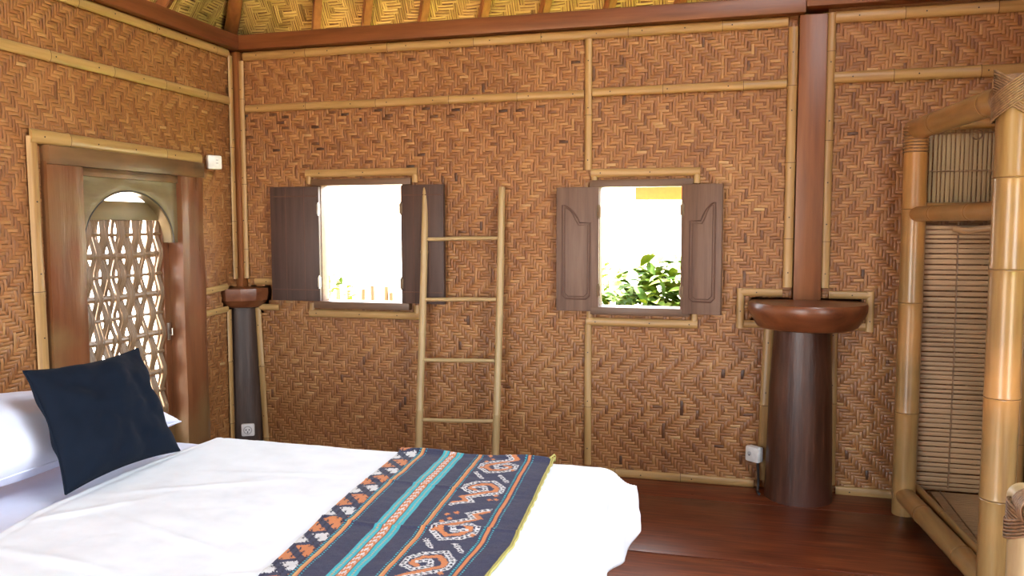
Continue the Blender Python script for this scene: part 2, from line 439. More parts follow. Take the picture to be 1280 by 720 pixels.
# ------------------------------------------------------------------ the shell
W1 = (-2.475, -1.93, .985, 1.705)      # window openings x0 x1 z0 z1
W2 = (-.718, -.262, .992, 1.672)
ZT = 2.62
POST_HOLES = [(.225, .523, -.1, .36), (.236, .512, .3, .66), (.25, .5, .6, .93), (.17, .62, .90, .935), (.12, .674, .93, .985), (.108, .686, .98, 1.058), (.326, .478, 1.0, 3)]
def in_rect(u, v, r, g=0): return r[0] - g < u < r[1] + g and r[2] - g < v < r[3] + g
def back_skip(u, v):
    if in_rect(u, v, W1, .02) or in_rect(u, v, W2, .02): return True
    if u < -3.03: return True
    if v < .93 and u < -2.951 + .029 * (1 - v): return True
    for a, b, c in ((.90, .955, -2.915), (.94, .995, -2.872), (.98, 1.072, -2.857)):
        if a < v < b and u < c: return True
    if v >= 1.06 and u < -3.026: return True
    for a, b, c, d in POST_HOLES:
        if a < u < b and c < v < d: return True
    return False
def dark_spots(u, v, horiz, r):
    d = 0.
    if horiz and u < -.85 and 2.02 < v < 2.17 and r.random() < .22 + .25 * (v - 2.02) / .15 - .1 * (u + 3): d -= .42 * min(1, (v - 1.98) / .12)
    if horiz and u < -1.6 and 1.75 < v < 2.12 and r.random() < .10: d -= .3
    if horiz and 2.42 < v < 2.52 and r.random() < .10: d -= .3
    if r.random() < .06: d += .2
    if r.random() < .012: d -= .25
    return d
ex = MB()
pb = lambda u, v, d: (u, BY + .014 + d, v)
holed_rect(ex, LX - .05, RX + .06, -.05, ZT + .05, [(W1[0] - .01, W1[1] + .01, W1[2] - .01, W1[3] + .01), (W2[0] - .01, W2[1] + .01, W2[2] - .01, W2[3] + .01),
    *[(a, b, c, min(d, ZT + .02)) for a, b, c, d in [(.225, .523, -.06, .36), (.236, .512, .36, .66), (.25, .5, .66, .905), (.165, .63, .905, .925), (.115, .68, .925, 1.062), (.328, .476, 1.062, 3)]], (LX - .06, -2.915, -.06, .955), (LX - .06, -2.852, .94, 1.075), (LX - .06, -3.024, 1.0, ZT + .02)], pb, .03)
ex.box((.0, 4.93, -.05), (.8, 4.95, ZT + .05), 0); ex.box((.0, 4.66, -.05), (.02, 4.94, ZT + .05), 0); ex.box((.78, 4.66, -.05), (.8, 4.94, ZT + .05), 0)
ex.box((-3.45, 4.93, -.05), (-2.80, 4.95, ZT + .05), 0); ex.box((-2.82, 4.66, -.05), (-2.80, 4.94, ZT + .05), 0)
back = weave_object('wall_back', [weave(LX, RX, 0.0, 2.56, .0172, lambda u, v, h: np.stack([u, BY + .008 - h, v], 1), back_skip, dark=dark_spots, seed=3)], ex, [M['weave'], M['backing']])

DOOR = (3.06, 4.19, -.05, 1.83)        # y0 y1 z0 z1 of the hole in the left wall
def left_skip(u, v):
    if in_rect(u, v, DOOR, -.01): return True
    if u > 4.568: return True
    if v < .93 and u > 4.473: return True
    for a, b, c in ((.90, .955, 4.46), (.94, .995, 4.42), (.98, 1.072, 4.405)):
        if a < v < b and u > c: return True
    return False
ex = MB()
pl = lambda u, v, d: (LX - .014 - d, u, v)
holed_rect(ex, RY - .1, BY + .05, -.05, ZT + .05, [(DOOR[0] + .01, DOOR[1] - .01, -.06, DOOR[3] - .01), (4.467, BY + .06, -.06, .955), (4.405, BY + .06, .94, 1.075), (4.566, BY + .06, 1.0, ZT + .02)], pl, .03)
ex.box((-3.47, 4.30, -.05), (-3.45, 4.95, ZT + .05), 0); ex.box((-3.46, 4.30, -.05), (-3.10, 4.32, ZT + .05), 0)
left = weave_object('wall_left', [weave(1.2, BY, 0.0, 2.56, .0172, lambda u, v, h: np.stack([LX - .008 + h, u, v], 1), left_skip, dark=lambda u, v, hz, r: (.2 if r.random() < .08 else 0), seed=5),
    weave(RY, 1.2, 0.0, 2.56, .037, lambda u, v, h: np.stack([LX - .008 + h, u, v], 1), left_skip, amp=.004, seed=6)], ex, [M['weave'], M['backing']])

RW = (1.2, 2.3, .55, 1.95)             # daylight opening added in the right wall, outside the frame
def right_skip(u, v): return in_rect(u, v, RW, .02)
ex = MB()
pr = lambda u, v, d: (RX + .014 + d, u, v)
holed_rect(ex, RY - .1, BY + .06, -.05, ZT + .05, [RW], pr, .03)
right = weave_object('wall_right', [weave(RY, BY, 0.0, 2.56, .037, lambda u, v, h: np.stack([RX + .008 - h, u, v], 1), right_skip, amp=.004, seed=8)], ex, [M['weave'], M['backing']])
RD = (-2.6, -.8, -.06, 2.0)            # wide unseen doorway added behind the camera to let daylight in
ex = MB()
pz = lambda u, v, d: (u, RY - .014 - d, v)
holed_rect(ex, LX - .05, RX + .06, -.05, ZT + .05, [RD], pz, .03)
rear = weave_object('wall_rear', [weave(LX, RX, 0.0, 2.56, .037, lambda u, v, h: np.stack([u, RY - .008 + h, v], 1), lambda u, v: in_rect(u, v, RD, .02), amp=.004, seed=9)], ex, [M['weave'], M['backing']])

# floor: boards running along x with an open joint
fb = MB(); ys = [RY - .9, -1.1, -.5, .15, .8, 1.4, 2.05, 2.75, 3.55, 4.33, 5.0]
for a, b in zip(ys[:-1], ys[1:]):
    g = .004 if abs(a - 3.55) < .01 else .0012; g2 = .004 if abs(b - 3.55) < .01 else .0012
    fb.box((LX - .12 if b < 4.8 else LX - .45, a + g, -.05), (RX + .1, b - g2, 0), .004)
fl = fb.build('floor', M['floor'], None, 30); tag(fl, kind='structure')
at = fl.data.attributes.new('strip', 'FLOAT_COLOR', 'POINT')
cs = []
tints = [.8, 1, .9, 1.1, .95, 1.05, .9, 1.15, .72, .8]
per = len(fl.data.vertices) // (len(ys) - 1)
for i in range(len(ys) - 1): cs += [[tints[i]] * 3 + [1]] * per
at.data.foreach_set('color', np.array(cs).ravel())

# roof mats on steep rafters; a hip roof over the whole room
EZ, SL = 2.60, .62                     # roof passes (wall + GAP, EZ), runs SL metres inwards per metre of height
GAP = .28
LIGHT_HOLE = (.3, 2.4, .8, 1.75)              # unseen hole added in right slope to light bed: y0 y1, height above EZ
def roof_pt(side, u, h):               # h = height above EZ (may be negative: eave)
    if side == 'back': return (u, BY + GAP - SL * h, EZ + h)
    if side == 'left': return (LX - GAP + SL * h, u, EZ + h)
ex = MB()
hE = -.45; hT = (RX - LX + 2 * GAP) / 2 / SL
x0, x1, y0, y1 = LX - GAP, RX + GAP, RY - GAP, BY + GAP
def corner(h, t=0): k = SL * h + t; return [(x0 - 0 + k, y0 + k), (x1 - k, y0 + k), (x1 - k, y1 - k), (x0 + k, y1 - k)]
for t, mi in ((-.006, 0), (-.10, 1)):
    lo, hi = corner(hE, t), corner(hT - .001, t)
    for i in range(4):
        j = (i + 1) % 4
        if i == 1:
            X = lambda h: x1 - SL * h - t
            qs = []
            for ha, hb_ in ((hE, LIGHT_HOLE[2]), (LIGHT_HOLE[2], LIGHT_HOLE[3]), (LIGHT_HOLE[3], hT - .001)):
                ya = lambda h: y0 + SL * h + t
                yb = lambda h: y1 - SL * h - t
                if ha == LIGHT_HOLE[2]: qs += [(ha, hb_, ya(ha), ya(hb_), LIGHT_HOLE[0], LIGHT_HOLE[0]), (ha, hb_, LIGHT_HOLE[1], LIGHT_HOLE[1], yb(ha), yb(hb_))]
                else: qs.append((ha, hb_, ya(ha), ya(hb_), yb(ha), yb(hb_)))
            for ha, hb_, a0, a1, b0, b1 in qs:
                ex.add([(X(ha), a0, EZ + ha), (X(ha), b0, EZ + ha), (X(hb_), b1, EZ + hb_), (X(hb_), a1, EZ + hb_)], [(0, 1, 2, 3)], mi, False)
            continue
        ex.add([(*lo[i], EZ + hE), (*lo[j], EZ + hE), (*hi[j], EZ + hT), (*hi[i], EZ + hT)], [(0, 1, 2, 3)], mi, False)
inv = 1 / math.hypot(1, SL)
def pb_roof(u, v, h): return np.stack([u, y1 - SL * v - h * inv, EZ + v - h * SL * inv], 1)
def pl_roof(u, v, h): return np.stack([x0 + SL * v + h * inv, u, EZ + v - h * SL * inv], 1)
roof = weave_object('ceiling', [
    weave(x0, x1, -.1, 1.1, .030, pb_roof, lambda u, v: u < x0 + SL * v or u > x1 - SL * v, amp=.004, width=.8, seed=11, nsub=2, rev=(5, 12)),
    weave(1.5, y1, -.1, 1.1, .030, pl_roof, lambda u, v: u > y1 - SL * v, amp=.004, width=.8, seed=12, nsub=2, rev=(5, 12))], ex, [M['weave_roof'], M['backing'], M['backing']])

# beams on top of the walls
def beam(name, lo, hi, m, label):
    b = MB(); b.box(lo, hi, .006); return tag(b.build(name, m), label, 'beam', kind='structure')
beam('trim_1', (LX - .02, 4.555, 2.56), (.36, 4.70, 2.648), M['timber'], 'red timber beam along the top of the back wall, from the corner to the wide post')
beam('trim_2', (.36, 4.54, 2.585), (RX, 4.70, 2.68), M['timber'], 'red timber beam above the wall right of the wide post')
beam('trim_3', (LX - .12, RY, 2.56), (LX + .06, 4.555, 2.648), M['timber_y'], 'red timber beam along the top of the wall with the door')

def rafter(A, B, w, d, label, m):
    """a timber of w x d from A to B with its broad side facing the room"""
    A, B = Vector(A), Vector(B); t = (B - A).normalized()
    side = t.cross(Vector((0, 0, 1))).normalized(); nrm = t.cross(side).normalized()
    mt = Matrix((side, nrm, t)).transposed().to_4x4(); mt.translation = (A + B) / 2
    b = MB(); L = (B - A).length / 2
    bm = bmesh.new(); bmesh.ops.create_cube(bm, size=1)
    for v in bm.verts: v.co = Vector((v.co.x * w, v.co.y * d, v.co.z * 2 * L))
    bmesh.ops.bevel(bm, geom=bm.edges[:], offset=.006, segments=2, affect='EDGES')
    b.bm(bm, 0, mt)
    o = b.build('rafter', m); return tag(o, label, 'rafter', 'rafters under the woven roof', 'structure')
xs = [-2.607, -2.26, -1.88, -1.489, -1.113, -.725, -.323, .06, .45, .85, 1.25]
ordn = ['first rafter from the corner along the back wall', 'second rafter from the corner along the back wall', 'third rafter from the corner along the back wall, above the left window',
    'fourth rafter from the corner along the back wall, above the ladder', 'fifth rafter from the corner along the back wall, left of the thin upright strip',
    'sixth rafter from the corner along the back wall, above the right window', 'seventh rafter from the corner along the back wall, right of the right window', 'eighth rafter from the corner, just left of the wide post',
    'rafter above the wide post', 'first rafter right of the wide post', 'second rafter right of the wide post']
for x, l in zip(xs, ordn):
    k = .45; z0, z1 = 2.60, 3.5
    yo = lambda z: y1 - SL * (z - EZ) - .045
    rafter((x - k * (2.66 - z0), yo(z0), z0), (x + k * (z1 - 2.66), yo(z1), z1), .05, .06, l, M['timber_v'])
for y, l in ((4.10, 'first rafter from the corner above the wall with the door'), (3.75, 'second rafter from the corner above the wall with the door'), (3.40, 'third rafter from the corner above the wall with the door')):
    xo = lambda z: x0 + SL * (z - EZ) + .045
    rafter((xo(2.6), y - .02, 2.60), (xo(3.5), y + .25, 3.5), .06, .06, l, M['timber_v'])
hb = MB(); hp = []
for i in range(9):
    z = 2.62 + i * .1; k = SL * (z - EZ) + .07; hp.append((x0 + k + .02 * math.sin(i * .6), y1 - k, z))
hb.tube(hp, .045, 12); tag(hb.build('rafter', M['timber_v']), 'curved hip rafter rising from the corner of the two walls', 'rafter', 'rafters under the woven roof', 'structure')

# ------------------------------------------------------------------ bamboo trims (half culms nailed to the walls)
tn = [3]
def half(A, B, w=.023, wall='back', label=None, nodes=None, m=None, name=None, lift=.006):
    A, B = Vector(A), Vector(B); nrm = Vector((0, -1, 0)) if wall == 'back' else Vector((1, 0, 0))
    A, B = A + nrm * lift, B + nrm * lift
    L = (B - A).length; t = (B - A) / L; b = MB(); r = random.Random(int(L * 977 + A.x * 131 + A.z * 57))
    q = nodes if nodes is not None else []
    if nodes is None:
        p = r.uniform(.15, .45)
        while p < L - .05: q = q + [p]; p += r.uniform(.36, .55)
    st = [0.]; rad = [w]
    for p in q:
        for d, k in ((-.012, 1.), (-.004, 1.09), (.004, 1.09), (.012, .99)): st.append(p + d); rad.append(w * k)
    st.append(L); rad.append(w * r.uniform(.94, 1.0))
    b.tube([A + t * s for s in st], rad, 9, 0, True, flat=nrm)
    for p in q: b.tube([A + t * (p + .003), A + t * (p + .0065)], w * 1.10, 9, 1, False, flat=nrm)
    p = r.uniform(.05, .12)
    while p < L - .03:
        c = A + t * p + nrm * (w * .55 - .001)
        b.tube([c, c + nrm * .002], .004, 7, 2); p += r.uniform(.22, .34)
    tn[0] += 1
    if m is None: m = 'strip_v' if abs(t.z) > .7 else ('strip' if wall == 'back' else 'strip_y')
    o = b.build(name or 'trim_%d' % tn[0], [M[m], M['node'], M['nail']])
    return tag(o, label, 'bamboo trim', kind='structure')
HB = lambda x0, x1, z0, z1=None, **k: half((x0, BY, z0), (x1, BY, z0 if z1 is None else z1), **k)
VB = lambda x0, z0, x1, z1, **k: half((x0, BY, z0), (x1, BY, z1), **k)
HL = lambda y0, y1, z0, z1=None, **k: half((LX, y0, z0), (LX, y1, z0 if z1 is None else z1), wall='left', **k)
VL = lambda y0, z0, y1, z1, **k: half((LX, y0, z0), (LX, y1, z1), wall='left', **k)
HB(-3.0, .275, 2.528, label='long bamboo strip under the beam of the back wall', w=.027)
HB(-2.995, -.815, 2.2, label='bamboo strip across the upper back wall, left of the thin upright strip', w=.024)
HB(-.768, .275, 2.205, label='bamboo strip across the upper back wall, right of the thin upright strip', w=.024)
HB(.51, RX - .02, 2.535, label='bamboo strip at the top of the wall right of the wide post', w=.03)
HB(.51, RX - .02, 2.225, label='bamboo strip across the upper wall right of the wide post', w=.03)
VB(-.791, 1.77, -.791, 2.505, label='upright bamboo strip above the right window', w=.021)
VB(-.785, .06, -.785, .885, label='upright bamboo strip below the right window', w=.021)
VB(-3.025, 1.12, -3.025, 2.5, label='upright bamboo strip in the corner on the back wall', w=.021)
VL(4.535, 1.12, 4.535, 2.52, label='upright bamboo strip in the corner on the wall with the door', w=.021)
VB(.303, 1.12, .303, 2.5, label='upright bamboo strip left of the wide post', w=.025)
VB(.492, 1.12, .492, 2.56, label='upright bamboo strip right of the wide post', w=.022)
# frame round the right capital
HB(.06, .278, 1.089, label='short bamboo strip over the left half of the wide disc', w=.021)
HB(.514, .72, 1.083, label='short bamboo strip over the right half of the wide disc', w=.021)
VB(.06, .89, .06, 1.110, label='short upright bamboo strip left of the wide disc', w=.021, nodes=[])
VB(.72, .89, .72, 1.104, label='short upright bamboo strip right of the wide disc', w=.021, nodes=[])
HB(.08, .19, .915, label='short bamboo strip under the left edge of the wide disc', w=.021, nodes=[])
HB(.56, .70, .915, label='short bamboo strip under the right edge of the wide disc', w=.021, nodes=[])
VB(.213, .92, .190, .05, label='upright bamboo strip left of the round trunk', w=.027, nodes=[.45])
VB(.540, .92, .550, .05, label='upright bamboo strip right of the round trunk', w=.024, nodes=[.42])
# corner post
HB(-2.96, -2.80, 1.10, label='short bamboo strip above the small disc on the back wall', w=.02, nodes=[])
HB(-2.93, -2.79, .935, label='short bamboo strip below the small disc on the back wall', w=.02, nodes=[])
VB(-2.945, .93, -2.905, .0, label='upright bamboo strip right of the corner post', w=.021)
HL(4.215, 4.44, 1.06, 1.075, label='short bamboo strip beside the small disc on the wall with the door', w=.02, nodes=[])
HL(4.215, 4.44, .925, .935, label='lower short bamboo strip beside the small disc on the wall with the door', w=.02, nodes=[])
VL(4.455, .93, 4.455, .0, label='upright bamboo strip left of the corner post', w=.021)
# skirting
HB(-2.89, .15, .022, label='bamboo strip along the foot of the back wall', w=.024, name='baseboard_back')
HB(.575, RX - .02, .018, label='bamboo strip along the foot of the wall right of the round trunk', w=.026, name='baseboard_right')
# windows' bamboo surrounds
for (a, b, zt, zb, bl, br, nm) in ((-2.58, -1.832, 1.783, .905, -2.572, -1.826, 'left'), (-.772, -.166, 1.752, .902, -.796, -.168, 'right')):
    HB(a, b, zt, label='bamboo strip over the %s window' % nm, w=.024, nodes=[])
    HB(bl, br, zb, label='bamboo strip under the %s window' % nm, w=.024, nodes=[])
    for x, s in ((a + .018, 'left'), (b - .018, 'right')):
        VB(x, zt - .065, x, zt - .012, label='short upright bamboo piece at the top %s corner of the %s window' % (s, nm), w=.018, nodes=[])
    for x, s in ((bl + .018, 'left'), (br - .018, 'right')):
        VB(x, zb + .012, x, zb + .065, label='short upright bamboo piece at the bottom %s corner of the %s window' % (s, nm), w=.018, nodes=[])
# left wall
HL(1.0, 4.51, 2.532, label='long bamboo strip under the beam above the door', w=.026)
HL(1.0, 4.51, 2.24, label='bamboo strip across the upper wall above the door', w=.026)
HL(2.985, 4.20, 1.862, 1.852, label='bamboo strip over the door frame', w=.033, lift=.012, nodes=[.22, .9])
VL(3.02, 0, 3.0, 1.86, label='upright bamboo strip left of the door frame', w=.030, nodes=[.5, 1.15])
VL(4.205, 0, 4.203, 1.83, label='thin upright bamboo strip right of the door frame', w=.013)

# ------------------------------------------------------------------ windows
def groove_path(b, pts, y, mi, r=.0045): b.tube([(p[0], y, p[1]) for p in pts], r, 8, mi, True)
def shutter(parent, hinge_x, sgn, w, z0, z1, ang, carved, m, hinge_m='dull_metal'):
    """leaf hinged at hinge_x, opened back against the wall; sgn -1 goes left, +1 right; ang lifts it off the wall"""
    b = MB(); th = .028; n0 = 0
    b.box((0, -th, z0), (w, 0, z1), .004, 0)
    if carved:
        # raised panel with an ogee top inside a carved double groove
        fl = (lambda x: w - x) if carved == 'flip' else (lambda x: x)
        for o in (0., .014):
            l, r_, bt, tp = .05 + o, w - .035 - o, z0 + .07 + o, z1 - .20 - o
            arc = [(l, bt + .02), (l, tp), (l + .06 - o * .5, tp)]
            for i in range(1, 9):
                t = i / 8; arc.append((l + .06 + (r_ - l - .06) * t, tp + .10 * math.sin(t * PI / 2) ** .8))
            arc += [(r_, bt + .02), (r_ - .02, bt), (l + .02, bt), (l, bt + .02)]
            groove_path(b, [(fl(x), z) for x, z in arc], -th + .001, 1, .005 - .1 * o)
    else:
        for z in (z0 + .07, z1 - .06): b.box((.01, -th - .004, z - .003), (w - .01, -th + .001, z + .003), 0, 1)
        for k in (.3, .68): b.box((w * k - .0015, -th - .0012, z0 + .006), (w * k + .0015, -th + .001, z1 - .006), 0, 1)
    rot = Matrix.Translation((hinge_x, BY - .012, 0)) @ (Matrix.Scale(-1, 4, (1, 0, 0)) if sgn < 0 else Matrix()) @ Matrix.Rotation(-ang, 4, 'Z')
    b.v = [tuple(rot @ Vector(v)) for v in b.v]
    o = b.build('shutter', [m, M['groove']], parent)
    for z in (z0 + .12, z1 - .14):
        h = MB(); h.tube([(hinge_x, BY - .046, z - .04), (hinge_x, BY - .046, z + .04)], .005, 8)
        h.box((hinge_x - .011, BY - .046, z - .03), (hinge_x + .011, BY - .042, z + .03), .001)
        h.build('hinge', M[hinge_m], o)
    return o
def window(name, R, label):
    w = thing(name, ((R[0] + R[1]) / 2, BY, R[2]), label, 'window', kind='structure')
    x0, x1, z0, z1 = R; b = MB(); yo = BY + .075; yi = BY - .012
    b.box((x0 - .03, yi, z0 - .03), (x0, yo, z1 + .035), .004); b.box((x1, yi, z0 - .03), (x1 + .03, yo, z1 + .035), .004)
    b.box((x0 - .06, yi - .012, z1), (x1 + .06, yo, z1 + .04), .004)
    b.build('frame', M['window_wood'], w)
    s = MB(); s.box((x0 - .05, yi - .03, z0 - .045), (x1 + .05, yo + .02, z0), .006); s.build('sill', M['window_wood'], w)
    return w
w1 = window('window_1', W1, 'left window with plain dark shutters, ladder beside it')
shutter(w1, W1[0] - .004, -1, .335, .985, 1.70, .02, None, M['shutter_dark'], 'metal')
shutter(w1, W1[1] + .004, 1, .285, .985, 1.70, .10, None, M['shutter_dark'])
w2 = window('window_2', W2, 'right window with carved shutters and a bush outside')
shutter(w2, W2[0] - .004, -1, .245, .965, 1.672, .03, 'yes', M['shutter'])
shutter(w2, W2[1] + .004, 1, .225, .965, 1.680, .22, 'yes', M['shutter'])

# ------------------------------------------------------------------ door
door = thing('door_1', (LX, 3.63, 0), 'old timber door frame with arched head and woven cane leaf', 'door', kind='structure')
b = MB()
def rough_jamb(ya, yb, z0, z1, xin, xout):
    P = []
    n = 40
    for i in range(n + 1):
        z = z0 + (z1 - z0) * i / n; row = []
        for k in range(13):
            t = k / 12
            if t < .25: x, y = xout + (xin - xout) * t / .25, ya
            elif t < .75: x, y = xin, ya + (yb - ya) * (t - .25) / .5
            else: x, y = xin + (xout - xin) * (t - .75) / .25, yb
            w = noise.noise(Vector((x * 6, y * 9, z * 3))) * .006
            c = -.008 if abs(t - .25) < .02 or abs(t - .75) < .02 else 0
            row.append((x + w + c, y + (w * .6 if 0 < k < 12 else 0), z))
        P.append(row)
    b.grid(P)
rough_jamb(3.057, 3.27, 0, 1.755, -3.022, -3.22)
rough_jamb(3.995, 4.192, 0, 1.755, -3.022, -3.22)
b.build('jamb', M['doorwood'], door, 60)
b = MB(); b.box((-3.22, 3.057, 1.74), (-3.012, 4.192, 1.828), .008); b.box((-3.18, 3.2, 1.70), (-3.05, 4.06, 1.76), .006)
b.build('lintel', M['doorwood_y'], door)
# arch board
yc, zc, ra, rb_ = 3.627, 1.362, .325, .272
poly = [(3.262, 1.362), (3.262, 1.752), (4.002, 1.752), (4.002, 1.362), (yc + ra, 1.362)]
for i in range(1, 40):
    th = PI * i / 40; poly.append((yc + ra * math.cos(th), zc + rb_ * math.sin(th)))
poly.append((yc - ra, 1.362))
b = MB()
arc = [(yc + ra * math.cos(PI * i / 40), zc + rb_ * math.sin(PI * i / 40)) for i in range(41)]
def top_of(p):
    if p[0] > 4.0 - 1e-6: return p
    return p
rows_f, rows_b = [], []
for i, p in enumerate(arc):
    th = PI * i / 40; c, s_ = math.cos(th), math.sin(th)
    k = min(.37 / max(abs(c), 1e-6), .39 / max(s_, 1e-6)); q = (yc + .005 + k * c, zc + k * s_)
    q = (min(max(q[0], 3.262), 4.002), min(q[1], 1.752))
    row = []
    for t in np.linspace(0, 1, 9):
        y, z = p[0] + (q[0] - p[0]) * t, p[1] + (q[1] - p[1]) * t
        row.append((-3.062 + .005 * noise.noise(Vector((y * 9, z * 14, 3))) - (.006 if t == 0 else 0), y, z))
    rows_f.append(row); rows_b.append([(-3.125, r[1], r[2]) for r in row])
b.grid(rows_f); b.grid(rows_b)
b.grid([[rows_f[i][0], rows_b[i][0]] for i in range(41)])
b.grid([[rows_f[0][k], rows_b[0][k]] for k in range(9)]); b.grid([[rows_f[40][k], rows_b[40][k]] for k in range(9)])
b.build('arch_board', M['archwood'], door, 50)
b = MB(); b.tube([(-3.060, p[0], p[1]) for p in [(q[0] * 1.0 + (q[0] - yc) * .02, zc + (q[1] - zc) * 1.02) for q in arc]], .003, 6)
b.build('arch_groove', M['hole'], door)
# the leaf: stiles, a head rail, cane bars and the upright canes woven round them
lx = -3.145
leaf = MB(); leaf.box((lx - .02, 3.945, .02), (lx + .02, 3.995, 1.60), .004); leaf.box((lx - .02, 3.27, .02), (lx + .02, 3.315, 1.60), .004)
leaf.box((lx - .02, 3.27, .02), (lx + .02, 3.995, .12), .004)
lf = leaf.build('door_leaf', M['doorwood'], door)
hr = MB(); hr.box((lx - .018, 3.31, 1.487), (lx + .022, 3.95, 1.588), .006); hr.build('head_rail', M['archwood'], lf)
bars = []; z = 1.412; thick = False
cb = MB(); cu = MB()
while z > .15:
    bars.append((z, thick)); r_ = .018 if thick else .009
    cb.tube([(lx, 3.30, z), (lx + random.uniform(-.002, .002), 3.62, z + random.uniform(-.006, .006)), (lx, 3.955, z)], r_, 10)
    z -= .112; thick = not thick
cb.build('cane_bar', M['cane'], lf)
k = 0; y = 3.335
while y < 3.945:
    sw = [random.uniform(.8, 1.2) for _ in bars]
    for q in range(5):
        yy = y + (q - 2) * .0112 + random.uniform(-.003, .003); pts = [(lx + .004, yy, 1.49)]
        if random.random() < .10: continue
        for i, (bz, tk) in enumerate(bars):
            s_ = 1 if (i + k) % 2 else -1; rr = (.014 if tk else .010) * sw[i]
            pts.append((lx + s_ * rr, yy + random.uniform(-.003, .003), bz + .022)); pts.append((lx + s_ * rr, yy + random.uniform(-.003, .003), bz - .018))
        pts.append((lx, yy, .12))
        cu.tube(pts, [random.uniform(.0060, .0078)] * len(pts), 6)
    y += .0585; k += 1
cu.build('woven_cane', M['cane'], lf)
b = MB(); b.box((lx + .02, 3.955, .80), (lx + .032, 3.975, .90), .003); b.tube([(lx + .034, 3.965, .83), (lx + .05, 3.965, .83), (lx + .05, 3.965, .87)], .004, 8)
b.build('latch', M['metal'], lf)

# ------------------------------------------------------------------ posts
pt = thing('timber_post', (.378, 4.505, 0), 'thick round trunk topped by a broad wooden disc and flat red timber', 'post')
b = MB(); b.lathe([(.172, 0), (.170, .05), (.166, .3), (.158, .6), (.146, .80), (.136, .925)], (.374, 4.505), 48, wob=.02, seed=2); b.build('trunk', M['trunk'], pt)
b = MB(); b.lathe([(.20, .913), (.238, .916), (.252, .925), (.288, .985), (.297, 1.005), (.299, 1.04), (.293, 1.051), (.02, 1.056)], (.397, 4.505), 64, wob=.012, seed=5); b.build('disc', M['disc'], pt)
b = MB(); b.box((.332, 4.585, 1.05), (.472, 4.72, 2.555), .006); b.build('upper_post', M['timber_v'], pt)
pt2 = thing('timber_post', (-3.05, 4.60, 0), 'slender dark trunk with a small wooden disc in the corner beside the door', 'post')
b = MB(); b.lathe([(.118, 0), (.112, .3), (.10, .6), (.092, .945)], (-3.05, 4.60), 32, wob=.03, seed=8); b.build('trunk', M['trunk_dark'], pt2)
b = MB(); b.lathe([(.105, .935), (.128, .94), (.178, .985), (.186, 1.03), (.184, 1.06), (.02, 1.066)], (-3.05, 4.60), 12, wob=.01, seed=4); b.build('disc', M['disc'], pt2, 25)
b = MB(); b.box((-3.10, 4.575, 1.06), (-3.03, 4.65, 2.555), .004); b.build('upper_post', M['timber_v'], pt2)

# ------------------------------------------------------------------ ladder
lad = thing('bamboo_ladder', (-1.53, 4.43, 0), 'slim pale bamboo ladder with four rungs leaning on the back wall', 'ladder')
def rail_pt(x, z, d=0): return (x, 4.415 + (4.578 - 4.415) * z / 1.69 + d, z)
for x, dz in ((-1.768, 0), (-1.292, -.01)):
    b = MB(); st = [0, .02]; rd = [.023, .023]
    for nz in (.36, .82 if x < -1.5 else .93, 1.3 if x < -1.5 else 1.26):
        st += [nz - .012, nz - .003, nz + .003, nz + .012]; rd += [.0215, .0235, .0235, .021]
    st += [1.685 + dz, 1.69 + dz]; rd += [.0195, .0165]
    b.tube([rail_pt(x + .012 * (z / 1.69 - .5) * 0 + .003 * math.sin(z * 3 + x), z) for z in st], rd, 16)
    o = b.build('rail', M['pole_pale'], lad)
for z, d in ((1.378, .004), (1.02, .006), (.662, .010), (.308, .014)):
    b = MB(); ya = rail_pt(0, z)[1]
    b.tube([(-1.75, ya, z - .004), (-1.60, ya, z), (-1.50, ya + .003, z + .003), (-1.495, ya + .003, z + .003), (-1.31, ya, z + d)], [.0115, .012, .0125, .0125, .011], 12)
    b.build('rung', M['pole_pale_x'], lad)

# ------------------------------------------------------------------ sockets
def rot_z(b, a, c):
    m = Matrix.Translation(c) @ Matrix.Rotation(a, 4, 'Z'); b.v = [tuple(m @ Vector(v)) for v in b.v]
def outlet(loc, ang, label, s=(.04, .085), face=None, name='power_outlet', hh=None):
    """box of depth s[0] and width s[1], its face towards local -y"""
    t = thing(name, loc, label, 'socket'); w = s[1] / 2; hh = hh or w; d = s[0]
    b = MB(); b.box((-w, -d, -hh), (w, 0, hh), .012); rot_z(b, ang, loc); b.build('housing', M['plastic'], t)
    b = MB()
    if face == 'round':
        n = 28
        b.tube([(0, -d - .001, 0), (0, -d + .002, 0)], [.027, .027], n)
        rot_z(b, ang, loc); b.build('socket_ring', plain('socket_grey', (.40, .39, .38), .4), t)
        b = MB(); b.tube([(0, -d - .003, 0), (0, -d - .001, 0)], .021, n); rot_z(b, ang, loc); b.build('socket_face', M['plastic'], t)
        b = MB()
        for x in (-.0095, .0095): b.tube([(x, -d - .0045, .003), (x, -d - .002, .003)], .0045, 10)
        b.box((-.003, -d - .0045, -.018), (.003, -d - .002, -.006), 0)
        rot_z(b, ang, loc); b.build('pin_hole', M['hole'], t)
    elif face == 'small':
        b.tube([(-.012, -d - .002, .004), (-.012, -d + .001, .004)], .012, 20)
        rot_z(b, ang, loc); b.build('socket_ring', plain('socket_shade', (.45, .45, .46), .4), t)
        b = MB(); b.tube([(-.012, -d - .004, -.004), (-.012, -d - .001, -.004)], .004, 10); rot_z(b, ang, loc); b.build('pin_hole', M['hole'], t)
    else:
        for z in (.01, -.008): b.box((.004, -d - .001, z), (.018, -d + .001, z + .006), 0)
        rot_z(b, ang, loc); b.build('mark', plain('faint_print', (.42, .42, .44), .5), t)
    return t
outlet((-3.035, 4.30, 1.838), math.radians(55), 'white plastic switch box at the right end of the strip over the door', (.05, .085), None, 'switch_box', .042)
outlet((-2.966, 4.497, .155), math.radians(25), 'white socket low on the dark corner trunk', (.026, .082), 'round')
